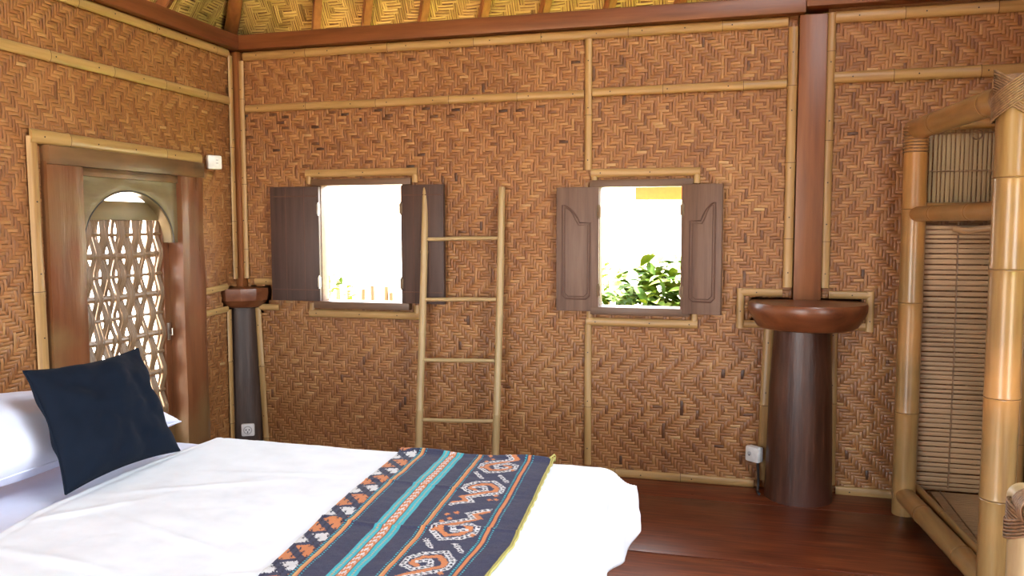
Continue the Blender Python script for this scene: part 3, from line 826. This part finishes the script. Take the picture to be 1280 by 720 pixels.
oc = outlet((.163, 4.572, .205), math.radians(-38), 'white socket beside the foot of the round trunk', (.05, .085), 'small')
cb = MB(); cb.tube([(.165, 4.545, .166), (.170, 4.545, .12), (.172, 4.55, .06), (.168, 4.52, .009), (.175, 4.47, .009)], .007, 10)
cb.build('cable', M['cable'], oc)

# ------------------------------------------------------------------ bamboo wardrobe
wd = thing('bamboo_wardrobe', (1.15, 3.83, 0), 'open bamboo wardrobe with slatted screens and lashed poles on the right', 'wardrobe')
def culm(A, B, r, nodes, m='pole', name='pole', parent=wd, n=22):
    A, B = Vector(A), Vector(B); L = (B - A).length; t = (B - A) / L; b = MB(); st, rd = [0], [r]
    for p in nodes:
        for d, k in ((-.03, 1.), (-.008, 1.035), (-.002, 1.055), (.002, 1.0), (.006, 1.05), (.03, 1.)): st.append(p + d); rd.append(r * k)
    st.append(L); rd.append(r * .99)
    b.tube([A + t * s for s in st], rd, n)
    for p in nodes: b.tube([A + t * (p + .001), A + t * (p + .003)], r * 1.03, n, 1, False)
    return b.build(name, [M[m], M['node']], parent, 40)
def lashing(c, axis, r, turns, parent, span=.06, cross=True, tilt=.35):
    """rattan wound round a joint; crossed windings form an X on the side facing the room"""
    b = MB(); ax = Vector(axis).normalized(); C0 = Vector(c)
    a = Vector((-.6, -1.5, .2)); a = (a - ax * a.dot(ax)).normalized(); bb = ax.cross(a); rd = random.Random(int(c[0] * 1000 + c[2] * 777))
    for i in range(turns):
        g = i % 2 if cross else 0; k = i // 2 if cross else i; m = (turns + 1) // 2 if cross else turns
        off = (k / max(1, m - 1) - .5) * span; tl = (tilt if g else -tilt) if cross else rd.uniform(-.03, .03); pts = []
        for j in range(33):
            th = 2 * PI * j / 32
            pts.append(C0 + (a * math.cos(th) + bb * math.sin(th)) * (r + .004 * g + rd.uniform(0, .0006)) + ax * (off + r * tl * math.sin(th)))
        b.tube(pts, .0040, 7, 0, False)
    return b.build('lashing', M['rattan'], parent, 80)
X1, Ya, Yb, X2 = .868, 4.37, 3.30, .968
culm((X1, Ya, 0), (X1, Ya, 1.90), .054, [.52, 1.07, 1.53], name='post')
culm((X2 + .005, Yb, 0), (X2 + .005, Yb, 1.90), .058, [.44, .82, 1.29, 1.62], name='post')
culm((1.40, 4.46, .02), (1.40, 4.46, 1.92), .026, [.35, .9, 1.4], name='post', n=14)
culm((1.40, Yb, .02), (1.40, Yb, 1.92), .055, [.5, 1.1, 1.6], name='post')
culm((X1 - .004, 4.42, 1.918), (X2 + .006, 3.315, 1.918), .050, [.34, .9], 'pole_y', 'rail')
culm((X1, 4.40, 1.507), (X2 + .008, 3.31, 1.507), .036, [.32, .75], 'pole_y', 'rail')
culm((X1 - .004, 4.40, .10), (X2 - .002, 3.31, .10), .045, [.33, .82, 1.2], 'pole_y', 'rail')
culm((X1 + .07, 4.42, .125), (X2 + .07, 3.1, .125), .018, [.4, .9], 'pole_y', 'rail', n=12)
culm((X1, 4.445, 1.945), (1.42, 4.445, 1.945), .025, [.2], 'pole', 'rail', n=12)
culm((X1 + .05, 4.44, 1.52), (1.42, 4.44, 1.52), .045, [.3], 'pole', 'rail', n=16)
culm((1.40, 4.44, 1.925), (1.40, 3.24, 1.925), .045, [.4, .8], 'pole_y', 'rail')
culm((X2 + .02, Yb, 1.925), (1.42, Yb, 1.925), .05, [.3], 'pole', 'rail')
lashing((X1, 4.372, 1.87), (0, 0, 1), .056, 9, wd, .12, False)
b = MB(); b.lathe([(.056, 1.86), (.062, 1.885), (.066, 1.92), (.062, 1.965), (.045, 1.985), (.01, 1.99)], (X2 + .005, Yb), 28); b.build('bound_joint', M['rattan'], wd)
lashing((X2 + .005, Yb, 1.915), (0, 0, 1), .066, 20, wd, .085, True, .75)
lashing((X2 + .003, Yb + .085, 1.918), (0, 1, 0), .054, 5, wd, .03, False)
lashing((X1, 4.37, .10), (0, 1, 0), .05, 4, wd, .03, False)
# slatted screens
def screen(name, mats, slats, cords):
    b = MB()
    for lo, hi in slats: b.box(lo, hi, .0025, 0)
    for pts in cords: b.tube(pts, .004, 6, 1)
    return b.build(name, mats, wd, 40)
rs = random.Random(4); sl = []; z = .106
while z < 1.45:
    h = rs.uniform(.021, .029); dx = rs.uniform(-.003, .003); dy = rs.uniform(-.003, .003)
    sl.append(((.93 + dx, 4.462 + dy, z), (1.395, 4.468 + dy, z + h - rs.uniform(.003, .006)))); z += h
screen('slatted_screen', [M['slat'], M['rattan']], sl, [[(x, 4.458, .12), (x + .004, 4.458, .8), (x, 4.458, 1.47)] for x in (1.09, 1.26)] + [[(.93, 4.458, .12), (.928, 4.458, 1.47)]])
sl = []; x = .93
while x < 1.39:
    w = rs.uniform(.016, .023); dy = rs.uniform(-.003, .003)
    sl.append(((x, 4.462 + dy, 1.555), (x + w - rs.uniform(.0025, .005), 4.468 + dy, 1.93))); x += w
screen('slatted_screen', [M['slat_v'], M['rattan']], sl, [[(.93, 4.457, z), (1.39, 4.457, z)] for z in (1.72, 1.905)])
sl = []; z = .13
while z < 1.85:
    h = rs.uniform(.021, .029); sl.append(((1.425, 3.36, z), (1.431, 4.42, z + h - .004))); z += h
screen('slatted_screen', [M['slat'], M['rattan']], sl, [[(1.42, y, .12), (1.42, y, 1.85)] for y in (3.6, 4.0)])
sl = []; y = 3.12
while y < 4.44:
    w = rs.uniform(.022, .030); sl.append(((1.005, y, .094 + rs.uniform(-.001, .001)), (1.39, y + w - .004, .104))); y += w
screen('slatted_base', [M['slat'], M['rattan']], sl, [[(x, 3.12, .106), (x, 4.44, .106)] for x in (1.05, 1.25)])
b = MB(); b.tube([(1.07, 4.445, 1.435), (1.115, 4.40, 1.425), (1.25, 4.39, 1.445), (1.39, 4.40, 1.45)], .016, 10); b.build('hanging_rod', M['slat'], wd)
b = MB(); b.tube([(1.145 + .022 * math.cos(t), 4.41, 1.89 + .022 * math.sin(t)) for t in np.linspace(-2.6, 1.6, 16)], .004, 7); b.build('hook', M['node'], wd)

# lashed bamboo rail at the edge of the picture
rl = thing('bamboo_railing', (.82, 2.55, 0), 'spotted bamboo rail on a rattan-lashed post at the bottom right edge', 'railing')
culm((.838, 2.56, 0), (.838, 2.56, .655), .052, [.38], 'spotted', 'post', rl)
culm((.85, 1.35, 0), (.85, 1.35, .655), .052, [.38], 'spotted', 'post', rl)
culm((.843, 2.64, .655), (.858, 1.25, .655), .042, [.45, .9], 'spotted', 'top_rail', rl)
lashing((.838, 2.56, .61), (0, 0, 1), .055, 12, rl, .05, True, .55)
lashing((.842, 2.53, .655), (0, 1, 0), .047, 7, rl, .07, False)

# ------------------------------------------------------------------ bed
bed = thing('bed', (-1.5, 2.2, 0), 'double bed with wooden frame and white bedding in front of the door', 'bed')
BX0, BX1, BY0, BY1, TOP = -2.72, -.45, 1.32, 2.96, .545
b = MB(); b.box((BX0, BY0 + .02, .14), (BX1 - .0, BY1 - .03, .27), .01); b.build('frame', M['timber_v'], bed)
for x, y in ((BX1 - .022, BY1 - .05), (BX1 - .022, BY0 + .07), (BX0 + .05, BY1 - .05), (BX0 + .05, BY0 + .07)):
    b = MB(); b.box((x - .05, y - .045, 0), (x + .05, y + .045, .20), .008); b.build('leg', M['timber_v'], bed)
def fbm(x, y, s, o=4):
    return noise.fractal(Vector((x * s, y * s, .37)), 1.0, 2.0, o)
b = MB(); b.box((BX0, BY0, .27), (BX1 - .012, BY1 - .03, TOP - .022), .05); b.build('mattress', M['mattress'], bed, 60)
P = []
for i in range(40):
    x = BX0 + .02 + .75 * i / 39
    P.append([(x, y, TOP - .012 + .003 * fbm(x, y, 4) - .03 * (max(0, abs((y - (BY0 + BY1) / 2)) - .76) / .06) ** 2) for y in np.linspace(BY0 + .005, BY1 - .03, 60)])
b = MB(); b.grid(P); b.build('fitted_sheet', M['pillow'], bed, 80)

def cloth_z(x, y):
    """top of the duvet"""
    w = .007 * fbm(x * .9 + y * .5, y * 1.2 - x * .3, 1.6, 2) + .0022 * fbm(x + 3, y * 1.8, 6) + .0014 * fbm(x * 1.5, y, 17)
    for (px, py, a, l, wd_, hgt) in ((-1.75, 2.35, .5, .35, .02, .010), (-1.55, 1.95, -.3, .4, .018, .011), (-1.95, 2.05, .9, .25, .02, .010), (-1.5, 2.55, .15, .4, .018, .009), (-1.3, 1.7, .5, .3, .02, .012), (-1.75, 1.72, -.1, .3, .022, .012)):
        dx, dy = x - px, y - py; u = dx * math.cos(a) + dy * math.sin(a); v = -dx * math.sin(a) + dy * math.cos(a)
        w += .6 * hgt * math.exp(-(u / l) ** 2 * 2 - (v / wd_) ** 2)
    return TOP + .016 + w
def edge(s, R=.06):
    """arc length s past the edge start -> (outward, drop)"""
    if s <= 0: return s, 0.
    if s < R * PI / 2: return R * math.sin(s / R), R * (1 - math.cos(s / R))
    return R, R + (s - R * PI / 2)
def duvet_pt(s, t):
    """s along x from the head edge, t along y; past xe / ye the cloth falls over the foot and the far side"""
    xe, ye = BX1 - .015, BY1 - .045
    x, y = s, t
    ox, dx = edge(s - xe, .075); oy, dy = edge(t - ye, .06)
    X = xe + ox if s > xe else s; Y = ye + oy if t > ye else t
    if s > xe and dx > .05: X += .05 * (dx - .05)
    if t > ye and dy > .05: Y += .05 * (dy - .05)
    z = cloth_z(min(X, xe), min(Y, ye)) - dx - dy
    if dx > 0 and dy > 0:
        # the corner falls as a pointed fold standing off the bed
        f = min(1, dx / .12) * min(1, dy / .12)
        X += .05 * f; Y += .07 * f; z = cloth_z(xe, ye) - max(dx, dy) * (1 - .22 * f) - .04 * min(dx, dy)
    dr = max(dx, 0)
    if dr > .04:
        f = min(1, (dr - .04) / .15)
        X += f * (.016 * math.sin(t * 13 + .7) + .010 * math.sin(t * 29 + s) + .012 * fbm(t, s, 5))
    if dy > .04: Y += .01 * math.sin(s * 15) * min(1, (dy - .04) / .1)
    return (X, Y, max(z, .15))
def duvet_head(y):
    return -2.10 - .02 * math.sin((y - 2.0) * 4) + (.22 * max(0, (2.0 - y)) if y < 2.0 else 0)
P = []
ns, ntt = 190, 170
for j in range(ntt + 1):
    t = BY0 - .02 + (BY1 + .155 - BY0 + .02) * j / ntt; row = []
    h = duvet_head(t); ht = .37
    for i in range(ns + 1):
        s = h + (BX1 + ht - h) * i / ns
        p = list(duvet_pt(s, t))
        e = s - h
        if e < .012: p[2] -= .010 * (1 - e / .012)
        elif .03 < e < .045: p[2] -= .0025
        row.append(tuple(p))
    P.append(row)
b = MB(); b.grid(P)
dv = b.build('duvet', M['sheet'], None, 80); tag(dv, 'white cotton duvet spread over the bed and falling over its foot', 'duvet')
sm = dv.modifiers.new('thick', 'SOLIDIFY'); sm.thickness = .006; sm.offset = -1

# woven runner, its dyed pattern stored point by point
NV, NU = 560, 280
def seg_d(px, py, pts, closed=False):
    d = np.full(px.shape, 9.); s = np.zeros(px.shape); acc = 0.
    for (ax, ay), (bx, by) in zip(pts[:-1], pts[1:]):
        L = math.hypot(bx - ax, by - ay); t = np.clip(((px - ax) * (bx - ax) + (py - ay) * (by - ay)) / L ** 2, 0, 1)
        q = np.hypot(px - ax - t * (bx - ax), py - ay - t * (by - ay)); k = q < d
        d = np.where(k, q, d); s = np.where(k, acc + t * L, s); acc += L
    return d, s
RWID, RLEN = .625, 1.30
uu, vv = np.meshgrid(np.linspace(0, 1, NU), np.linspace(0, RLEN, NV))
um = uu * RWID
jit = rng.normal(0, .0022, (NV, 1)) + 0 * uu
um_j = um + jit
navy = np.array([.050, .052, .095]); white = np.array([.66, .66, .68]); orange = np.array([.60, .22, .09]); teal = np.array([.06, .42, .50]); yel = np.array([.60, .38, .16])
Cc = np.tile(navy, (NV, NU, 1)) * rng.uniform(.85, 1.15, (NV, NU, 1))
def put(mask, c): Cc[mask] = c
def band(a, b_, c): put((uu > a) & (uu < b_), c)
dash = lambda per, d: (np.mod(vv, per) < d)
def dots(u, per=.012): put((np.abs(uu - u) < .004) & dash(per, per * .45), teal)
# teal and orange middle band
band(.295, .335, teal); band(.385, .43, teal); band(.338, .382, orange)
put((np.abs(uu - .315) < .004) & dash(.01, .005), yel); put((np.abs(uu - .408) < .004) & dash(.01, .005), yel)
for k, off in ((.347, 0), (.356, .006), (.365, .012), (.373, .003)): put((np.abs(uu - k) < .003) & (np.mod(vv + off, .031) < .016), white)
band(.335, .338, navy); band(.382, .385, navy)
# thin stripes
band(.148, .158, yel); band(.160, .172, orange); dots(.14); dots(.182)
band(.527, .535, yel); band(.537, .549, orange); dots(.517); dots(.557)
band(.846, .866, orange); dots(.832); dots(.88); band(.838, .841, teal * .6); band(.871, .874, teal * .6)
# hooked diamonds between the stripes
A0, A1, PER = .575, .815, .62
aw = (A1 - A0) * RWID
a = np.where((uu > A0) & (uu < A1), (um_j - A0 * RWID), -9.)
bm_ = np.mod(vv + .04, PER)
def motif(pts, w, kind):
    for sh in (-PER, 0, PER):
        pp = [(x * aw, y * PER + sh) for x, y in pts]; d, s = seg_d(a, bm_ + rng.normal(0, .0012, (NV, 1)), pp)
        k = (d < w) & (a > -1)
        if kind == 'w':
            put(k, white); put(k & (d < w * .45) & (np.mod(s, .017) < .010), navy * .6)
        else: put(k, orange)
HALF = lambda P: [(x, y * .54) for x, y in P]
TURN = lambda P: [(1 - x, 1 - y) for x, y in HALF(P)]
P1 = [(.98, .02), (.55, .16), (.72, .28), (.30, .40), (.06, .50), (.06, .63), (.34, .80), (.72, .74), (.96, .62), (.96, .50), (.70, .42), (.42, .52), (.50, .62), (.72, .58)]
P2 = [(.94, .08), (.68, .17), (.86, .27), (.44, .43), (.20, .53), (.20, .60), (.40, .71), (.68, .66), (.80, .58), (.80, .54), (.66, .50)]
P3 = [(.05, .82), (.30, .98)]
for fn in (HALF, TURN):
    motif(fn(P2), .009, 'o')
    motif(fn(P1), .0088, 'w'); motif(fn(P3), .007, 'w')
for cx, cy in ((.12, .12), (.24, .17), (.12, .22), (.30, .09), (.88, .78), (.94, .84), (.80, .86), (.92, .36), (.10, .33), (.22, .28)):
    dx, dy = (a - cx * aw), np.mod(bm_ - cy * PER + PER / 2, PER) - PER / 2
    put((np.abs(dx) + np.abs(dy) * .8 < .010) & (a > -1), orange)
# bold ikat along the left edge
lm = uu < .132
zz = np.abs(np.mod(vv + um_j * .55, .21) / .21 - .5) * 2; z2 = np.abs(np.mod(vv - um_j * 1.1, .105) / .105 - .5) * 2
put(lm & (zz > .52) & (z2 > .35), orange); put(lm & (zz < .34) & (z2 > .38), white)
put(lm & (np.abs(np.mod(um_j, .022) - .011) < .003) & (z2 < .7), navy * .6)
put((uu > .988), np.array([.55, .50, .16]))
rv, rf = [], []
def run_edge(v):
    """left and right edge of the cloth (x) at distance v from the far end"""
    y = 2.955 - v
    l = np.interp(y, [1.6, 1.75, 2.17, 2.37, 2.6, 2.9, 3.0], [-1.125, -1.14, -1.192, -1.205, -1.225, -1.245, -1.25])
    r = np.interp(y, [1.6, 1.9, 2.11, 2.2, 2.5, 2.95, 3.0], [-.582, -.577, -.568, -.575, -.60, -.632, -.634])
    return l, r
def runner_pt(u, v):
    l, r = run_edge(v); x = l + (r - l) * u; y = 2.955 - v
    z = cloth_z(x, y) + .006 + .0015 * fbm(x, y, 14)
    ye = BY1 - .045
    if y > ye: z = cloth_z(x, ye) + .006 - .5 * (y - ye) ** 2 / .06
    z += .016 * math.exp(-((v - .02) / .022) ** 2) * (.8 + .4 * math.sin(u * 9))          # rolled far end
    z += .0045 * math.exp(-((v - .765 - .02 * math.sin(u * 5)) / .010) ** 2) + .004 * math.exp(-((v - .40 - .03 * u) / .012) ** 2) * (1 if u < .6 else .3)
    return x, y, z
for i in range(NV):
    v = RLEN * i / (NV - 1)
    for j in range(NU): rv.append(runner_pt(j / (NU - 1), v))
idx = np.arange(NV * NU).reshape(NV, NU)
rf = np.stack([idx[:-1, :-1], idx[1:, :-1], idx[1:, 1:], idx[:-1, 1:]], -1).reshape(-1, 4)
me = bpy.data.meshes.new('bed_runner'); me.from_pydata(rv, [], rf.tolist()); me.materials.append(M['ikat'])
at = me.attributes.new('dye', 'FLOAT_COLOR', 'POINT'); at.data.foreach_set('color', np.concatenate([np.clip(Cc, 0, 1), np.ones((NV, NU, 1))], -1).ravel())
me.polygons.foreach_set('use_smooth', [True] * len(me.polygons))
rn = bpy.data.objects.new('bed_runner', me); COL.objects.link(rn)
tag(rn, 'navy ikat cloth with orange, teal and white bands laid across the bed', 'bed runner')
b = MB(); ep = []
for i in range(220):
    v = RLEN * i / 219; x, y, z = runner_pt(1, v); ep.append((x + .002 + .0012 * math.sin(v * 90), y, z + .001 + .001 * math.sin(v * 70)))
x, y, z = runner_pt(1, 0)
ep = [(x - .01, y - .03, z + .02), (x + .004, y - .012, z + .03), (x + .004, y + .006, z + .018)] + ep
b.tube(ep, .0038, 8); b.build('selvedge', M['selvedge'], rn)

# pillows and cushion
def pillow(name, c, th, m, label, cat, n=46, pinch=.05, seed=0, dent=.012, pw=.42, group=None, seam=True):
    """c: four corners BL BR TR TL; padded between two bulging faces"""
    c = [Vector(q) for q in c]; ctr = sum(c, Vector()) / 4
    nrm = ((c[1] - c[0]) + (c[2] - c[3])).cross((c[3] - c[0]) + (c[2] - c[1])).normalized()
    faces = []
    for sgn in (1, -1):
        P = []
        for i in range(n + 1):
            u = -math.cos(PI * i / n) * .5 + (i / n - .5); u = max(-1, min(1, u)); row = []
            for j in range(n + 1):
                v = -math.cos(PI * j / n) * .5 + (j / n - .5); v = max(-1, min(1, v))
                pu, pv = u * (1 - pinch * (1 - v * v) * abs(u) ** 3), v * (1 - pinch * (1 - u * u) * abs(v) ** 3)
                a_, b_ = (pu + 1) / 2, (pv + 1) / 2
                p = c[0] * (1 - a_) * (1 - b_) + c[1] * a_ * (1 - b_) + c[2] * a_ * b_ + c[3] * (1 - a_) * b_
                k = max(0, (1 - u * u) * (1 - v * v))
                h = th / 2 * k ** pw
                h += dent * k ** .5 * noise.fractal(Vector((u * 1.6 + seed, v * 1.6, sgn)), 1, 2, 3)
                rad_ = math.atan2(v, u); h += .4 * dent * k ** .3 * (1 - k) * math.sin(rad_ * 9 + seed) * 1.3
                row.append(p + nrm * sgn * max(h, 0))
            P.append(row)
        faces.append(P)
    b = MB(); b.grid(faces[0]); b.grid(faces[1])
    bm = bmesh.new(); me = bpy.data.meshes.new(name); me.from_pydata(b.v, [], b.f); bm.from_mesh(me)
    bmesh.ops.remove_doubles(bm, verts=bm.verts[:], dist=.0004); bmesh.ops.recalc_face_normals(bm, faces=bm.faces[:])
    for f in bm.faces: f.smooth = True
    bm.to_mesh(me); bm.free(); me.materials.append(m)
    o = bpy.data.objects.new(name, me); COL.objects.link(o)
    tag(o, label, cat, group)
    if seam:
        rim = []
        E_ = faces[0]; rim = [E_[i][0] for i in range(n + 1)] + [E_[n][j] for j in range(1, n + 1)] + [E_[i][n] for i in range(n - 1, -1, -1)] + [E_[0][j] for j in range(n - 1, -1, -1)]
        s = MB(); s.tube(rim, .0035, 6, 0, False); s.build('piping', m, o)
    return o
pillow('cushion', [(-2.07, 2.105, .585), (-2.065, 2.665, .578), (-2.30, 2.735, .962), (-2.30, 2.185, .965)], .16, M['velvet'], 'navy velvet square cushion propped against the white pillows', 'cushion', seed=3, pw=.5, pinch=.10, dent=.03)
pillow('pillow', [(-2.25, 1.72, .635), (-2.28, 2.955, .612), (-2.60, 2.86, .74), (-2.55, 1.70, .905)], .20, M['pillow'], 'plump white pillow leaning behind the navy cushion, one corner showing at its right', 'pillow', seed=6, pinch=.07, pw=.36)

# ------------------------------------------------------------------ outside
g = MB(); g.add([(-40, -30, -.55), (40, -30, -.55), (40, 40, -.55), (-40, 40, -.55)], [(0, 1, 2, 3)]); tag(g.build('ground', M['earth']), kind='structure')
g = MB(); g.add([(-1.7, 4.9, -.54), (4.5, 4.9, -.54), (4.5, 8.2, -.54), (-1.7, 8.2, -.54)], [(0, 1, 2, 3)]); tag(g.build('lawn', M['lawn']), kind='structure')
g = MB(); g.add([(1.75, -3, -.54), (7.5, -3, -.54), (7.5, 4.9, -.54), (1.75, 4.9, -.54)], [(0, 1, 2, 3)]); tag(g.build('lawn', M['lawn']), kind='structure')
g = MB(); g.add([(-14, 8.2, -.54), (14, 8.2, -.54), (14, 16, -.54), (-14, 16, -.54)], [(0, 1, 2, 3)]); tag(g.build('yard_path', M['yard']), kind='structure')  # pale ground added so the window view burns out white
rf_ = random.Random(21)
fence = thing('bamboo_fence', (-3.4, 6.9, -.55), 'bamboo stake fence outside the left window', 'fence')
x = -5.2
while x < -1.9:
    b = MB(); zt = rf_.uniform(.84, 1.0); ln = rf_.uniform(-.03, .03)
    b.tube([(x, 6.9, -.55), (x + ln * .5, 6.9, .3), (x + ln, 6.9, zt)], [.026, .024, .022], 8); b.build('stake', M['stake'], fence); x += rf_.uniform(.08, .13)
for z in (.72, .15):
    b = MB(); b.tube([(-5.3, 6.94, z), (-1.8, 6.94, z + .02)], .016, 8); b.build('crossbar', M['stake'], fence)
def bush(name, c, rad, n, size, label, mats, twigs=8):
    o = thing(name, (c[0], c[1], -.55), label, 'bush'); b = MB(); tw = MB(); r = random.Random(int(c[0] * 100 + n))
    for i in range(n):
        d = Vector((r.gauss(0, 1), r.gauss(0, 1), r.gauss(0, 1))).normalized() * (r.random() ** .4)
        p = Vector((c[0] + d.x * rad[0], c[1] + d.y * rad[1], c[2] + d.z * rad[2]))
        L = size * r.uniform(.6, 1.25); W = L * r.uniform(.32, .42)
        ax = Vector((r.gauss(0, 1), r.gauss(0, 1), r.uniform(-.6, .5))).normalized(); sd = ax.cross(Vector((r.gauss(0, .4), r.gauss(0, .4), 1))).normalized(); up = sd.cross(ax)
        rows = []
        for t, w, z in ((0, .06, 0), (.25, .8, .05), (.5, 1, .07), (.75, .7, .03), (1, .03, -.06)):
            q = p + ax * (L * t) + up * (L * z); rows.append([q - sd * W / 2 * w + up * (.12 * W * w), q, q + sd * W / 2 * w + up * (.12 * W * w)])
        b.grid(rows, r.randrange(2))
    for i in range(twigs):
        e = Vector((c[0] + r.uniform(-.8, .8) * rad[0], c[1] + r.uniform(-.7, .7) * rad[1], c[2] + r.uniform(-.2, .6) * rad[2]))
        tw.tube([(c[0] + r.uniform(-.1, .1), c[1] + r.uniform(-.1, .1), -.55), (e + Vector((c[0], c[1], -.55))) / 2 + Vector((.05, 0, .1)), e], [.014, .010, .005], 6)
    b.build('foliage', mats, o, 180); tw.build('branches', M['twig'], o); return o
bush('leafy_bush', (-.46, 6.2, .70), (.62, .38, .50), 1300, .18, 'broad-leaved green bush outside the right window', [M['leaf'], M['leaf_light']])
bush('leafy_bush', (-1.02, 6.9, 1.02), (.26, .2, .34), 90, .09, 'pale small-leaved shrub at the left side of the right window view', [M['leaf_light'], M['leaf_light']])
bush('leafy_bush', (-3.40, 6.5, .80), (.30, .2, .30), 150, .08, 'small yellow-green shrub in front of the stake fence', [M['leaf_light'], M['leaf']])
# the neighbour's pavilion: white wall, yellow boards under a red roof
pv = thing('pavilion', (.2, 9.6, -.55), 'white neighbouring house with yellow eave boards seen through the right window', 'house')
b = MB(); b.box((-.9, 9.6, -.55), (6, 9.75, 2.1), 0); b.build('wall', M['whitewall'], pv)
b = MB(); b.box((-1.02, 9.0, 1.74), (6.2, 9.06, 2.05), .01); b.build('fascia', M['yellow'], pv)
for x in (-.93, -.55, .6):
    b = MB(); b.box((x, 9.02, -.55), (x + .06, 9.10, 1.76), .005); b.build('pillar', M['whitewall'], pv)
b = MB(); b.prism([(-1.35, 1.93), (-1.15, 2.2), (6.4, 2.2), (6.4, 2.03), (-1.0, 2.03)], 'xz', 8.7, 10.2); b.build('roof', M['tile'], pv)
hs = thing('added_far_house', (-7, 15, -.55), 'pale house wall added far beyond the fence to whiten the view', 'house')  # house added so the view past the fence burns out white
b = MB(); b.box((-16, 15, -.55), (-1.5, 15.3, 2.4), .02); b.build('wall', M['whitewall'], hs)
b = MB(); b.prism([(14.3, 2.35), (15.2, 3.2), (16, 2.35)], 'yz', -16.4, -1.2); b.build('roof', M['tile'], hs)

# ------------------------------------------------------------------ light
wld = bpy.data.worlds.new('sky'); S.world = wld; wld.use_nodes = True
nt = wld.node_tree; bg = nt.nodes['Background']
bg.inputs[0].default_value = (.88, .95, 1.0, 1); bg.inputs[1].default_value = 2.6
sun = bpy.data.lights.new('sun', 'SUN'); sun.energy = 9; sun.angle = math.radians(1.5); sun.color = (1, .95, .86)
so = bpy.data.objects.new('sun', sun); COL.objects.link(so)
so.rotation_euler = Vector((-.25, -.30, -1)).to_track_quat('-Z', 'Y').to_euler()
def portal(loc, rot, sx, sy):
    l = bpy.data.lights.new('daylight_portal', 'AREA'); l.shape = 'RECTANGLE'; l.size = sx; l.size_y = sy; l.cycles.is_portal = True
    o = bpy.data.objects.new('daylight_portal', l); COL.objects.link(o); o.location = loc; o.rotation_euler = rot
portal(((W1[0] + W1[1]) / 2, BY + .1, (W1[2] + W1[3]) / 2), (-PI / 2, 0, 0), .56, .74)
portal(((W2[0] + W2[1]) / 2, BY + .1, (W2[2] + W2[3]) / 2), (-PI / 2, 0, 0), .48, .70)
portal((RX + .06, (RW[0] + RW[1]) / 2, (RW[2] + RW[3]) / 2), (0, PI / 2, 0), RW[3] - RW[2], RW[1] - RW[0])
xm = RX + GAP - SL * (LIGHT_HOLE[2] + LIGHT_HOLE[3]) / 2 + .05
portal((xm, (LIGHT_HOLE[0] + LIGHT_HOLE[1]) / 2, EZ + (LIGHT_HOLE[2] + LIGHT_HOLE[3]) / 2), (0, math.atan2(1, SL) - 0, 0), (LIGHT_HOLE[3] - LIGHT_HOLE[2]) * math.hypot(1, SL), LIGHT_HOLE[1] - LIGHT_HOLE[0])
portal(((RD[0] + RD[1]) / 2, RY - .06, 1.02), (PI / 2, 0, 0), RD[1] - RD[0], 2.15)

# ------------------------------------------------------------------ camera
f, yaw, pitch, roll = 1011.783, .2630951, .0757792, -.0016404
fw = Vector((-math.sin(yaw) * math.cos(pitch), math.cos(yaw) * math.cos(pitch), -math.sin(pitch)))
r0 = Vector((math.cos(yaw), math.sin(yaw), 0)); u0 = r0.cross(fw)
c_, s_ = math.cos(roll), math.sin(roll)
rt = r0 * c_ + u0 * s_; up = -r0 * s_ + u0 * c_
cam = bpy.data.cameras.new('camera'); co = bpy.data.objects.new('camera', cam); COL.objects.link(co)
mt = Matrix((rt, up, -fw)).transposed().to_4x4(); mt.translation = (0, 0, H); co.matrix_world = mt
cam.sensor_width = 36; cam.sensor_fit = 'HORIZONTAL'; cam.lens = f / 1280 * 36; cam.clip_start = .02
S.camera = co
vs = S.view_settings; vs.view_transform = 'Standard'; vs.look = 'None'; vs.gamma = 1; vs.use_curve_mapping = False; vs.exposure = 3.14
S.cycles.use_denoising = True; S.cycles.max_bounces = 10; S.cycles.diffuse_bounces = 6; S.cycles.glossy_bounces = 4
S.cycles.sample_clamp_indirect = 8; S.cycles.caustics_reflective = False; S.cycles.caustics_refractive = False
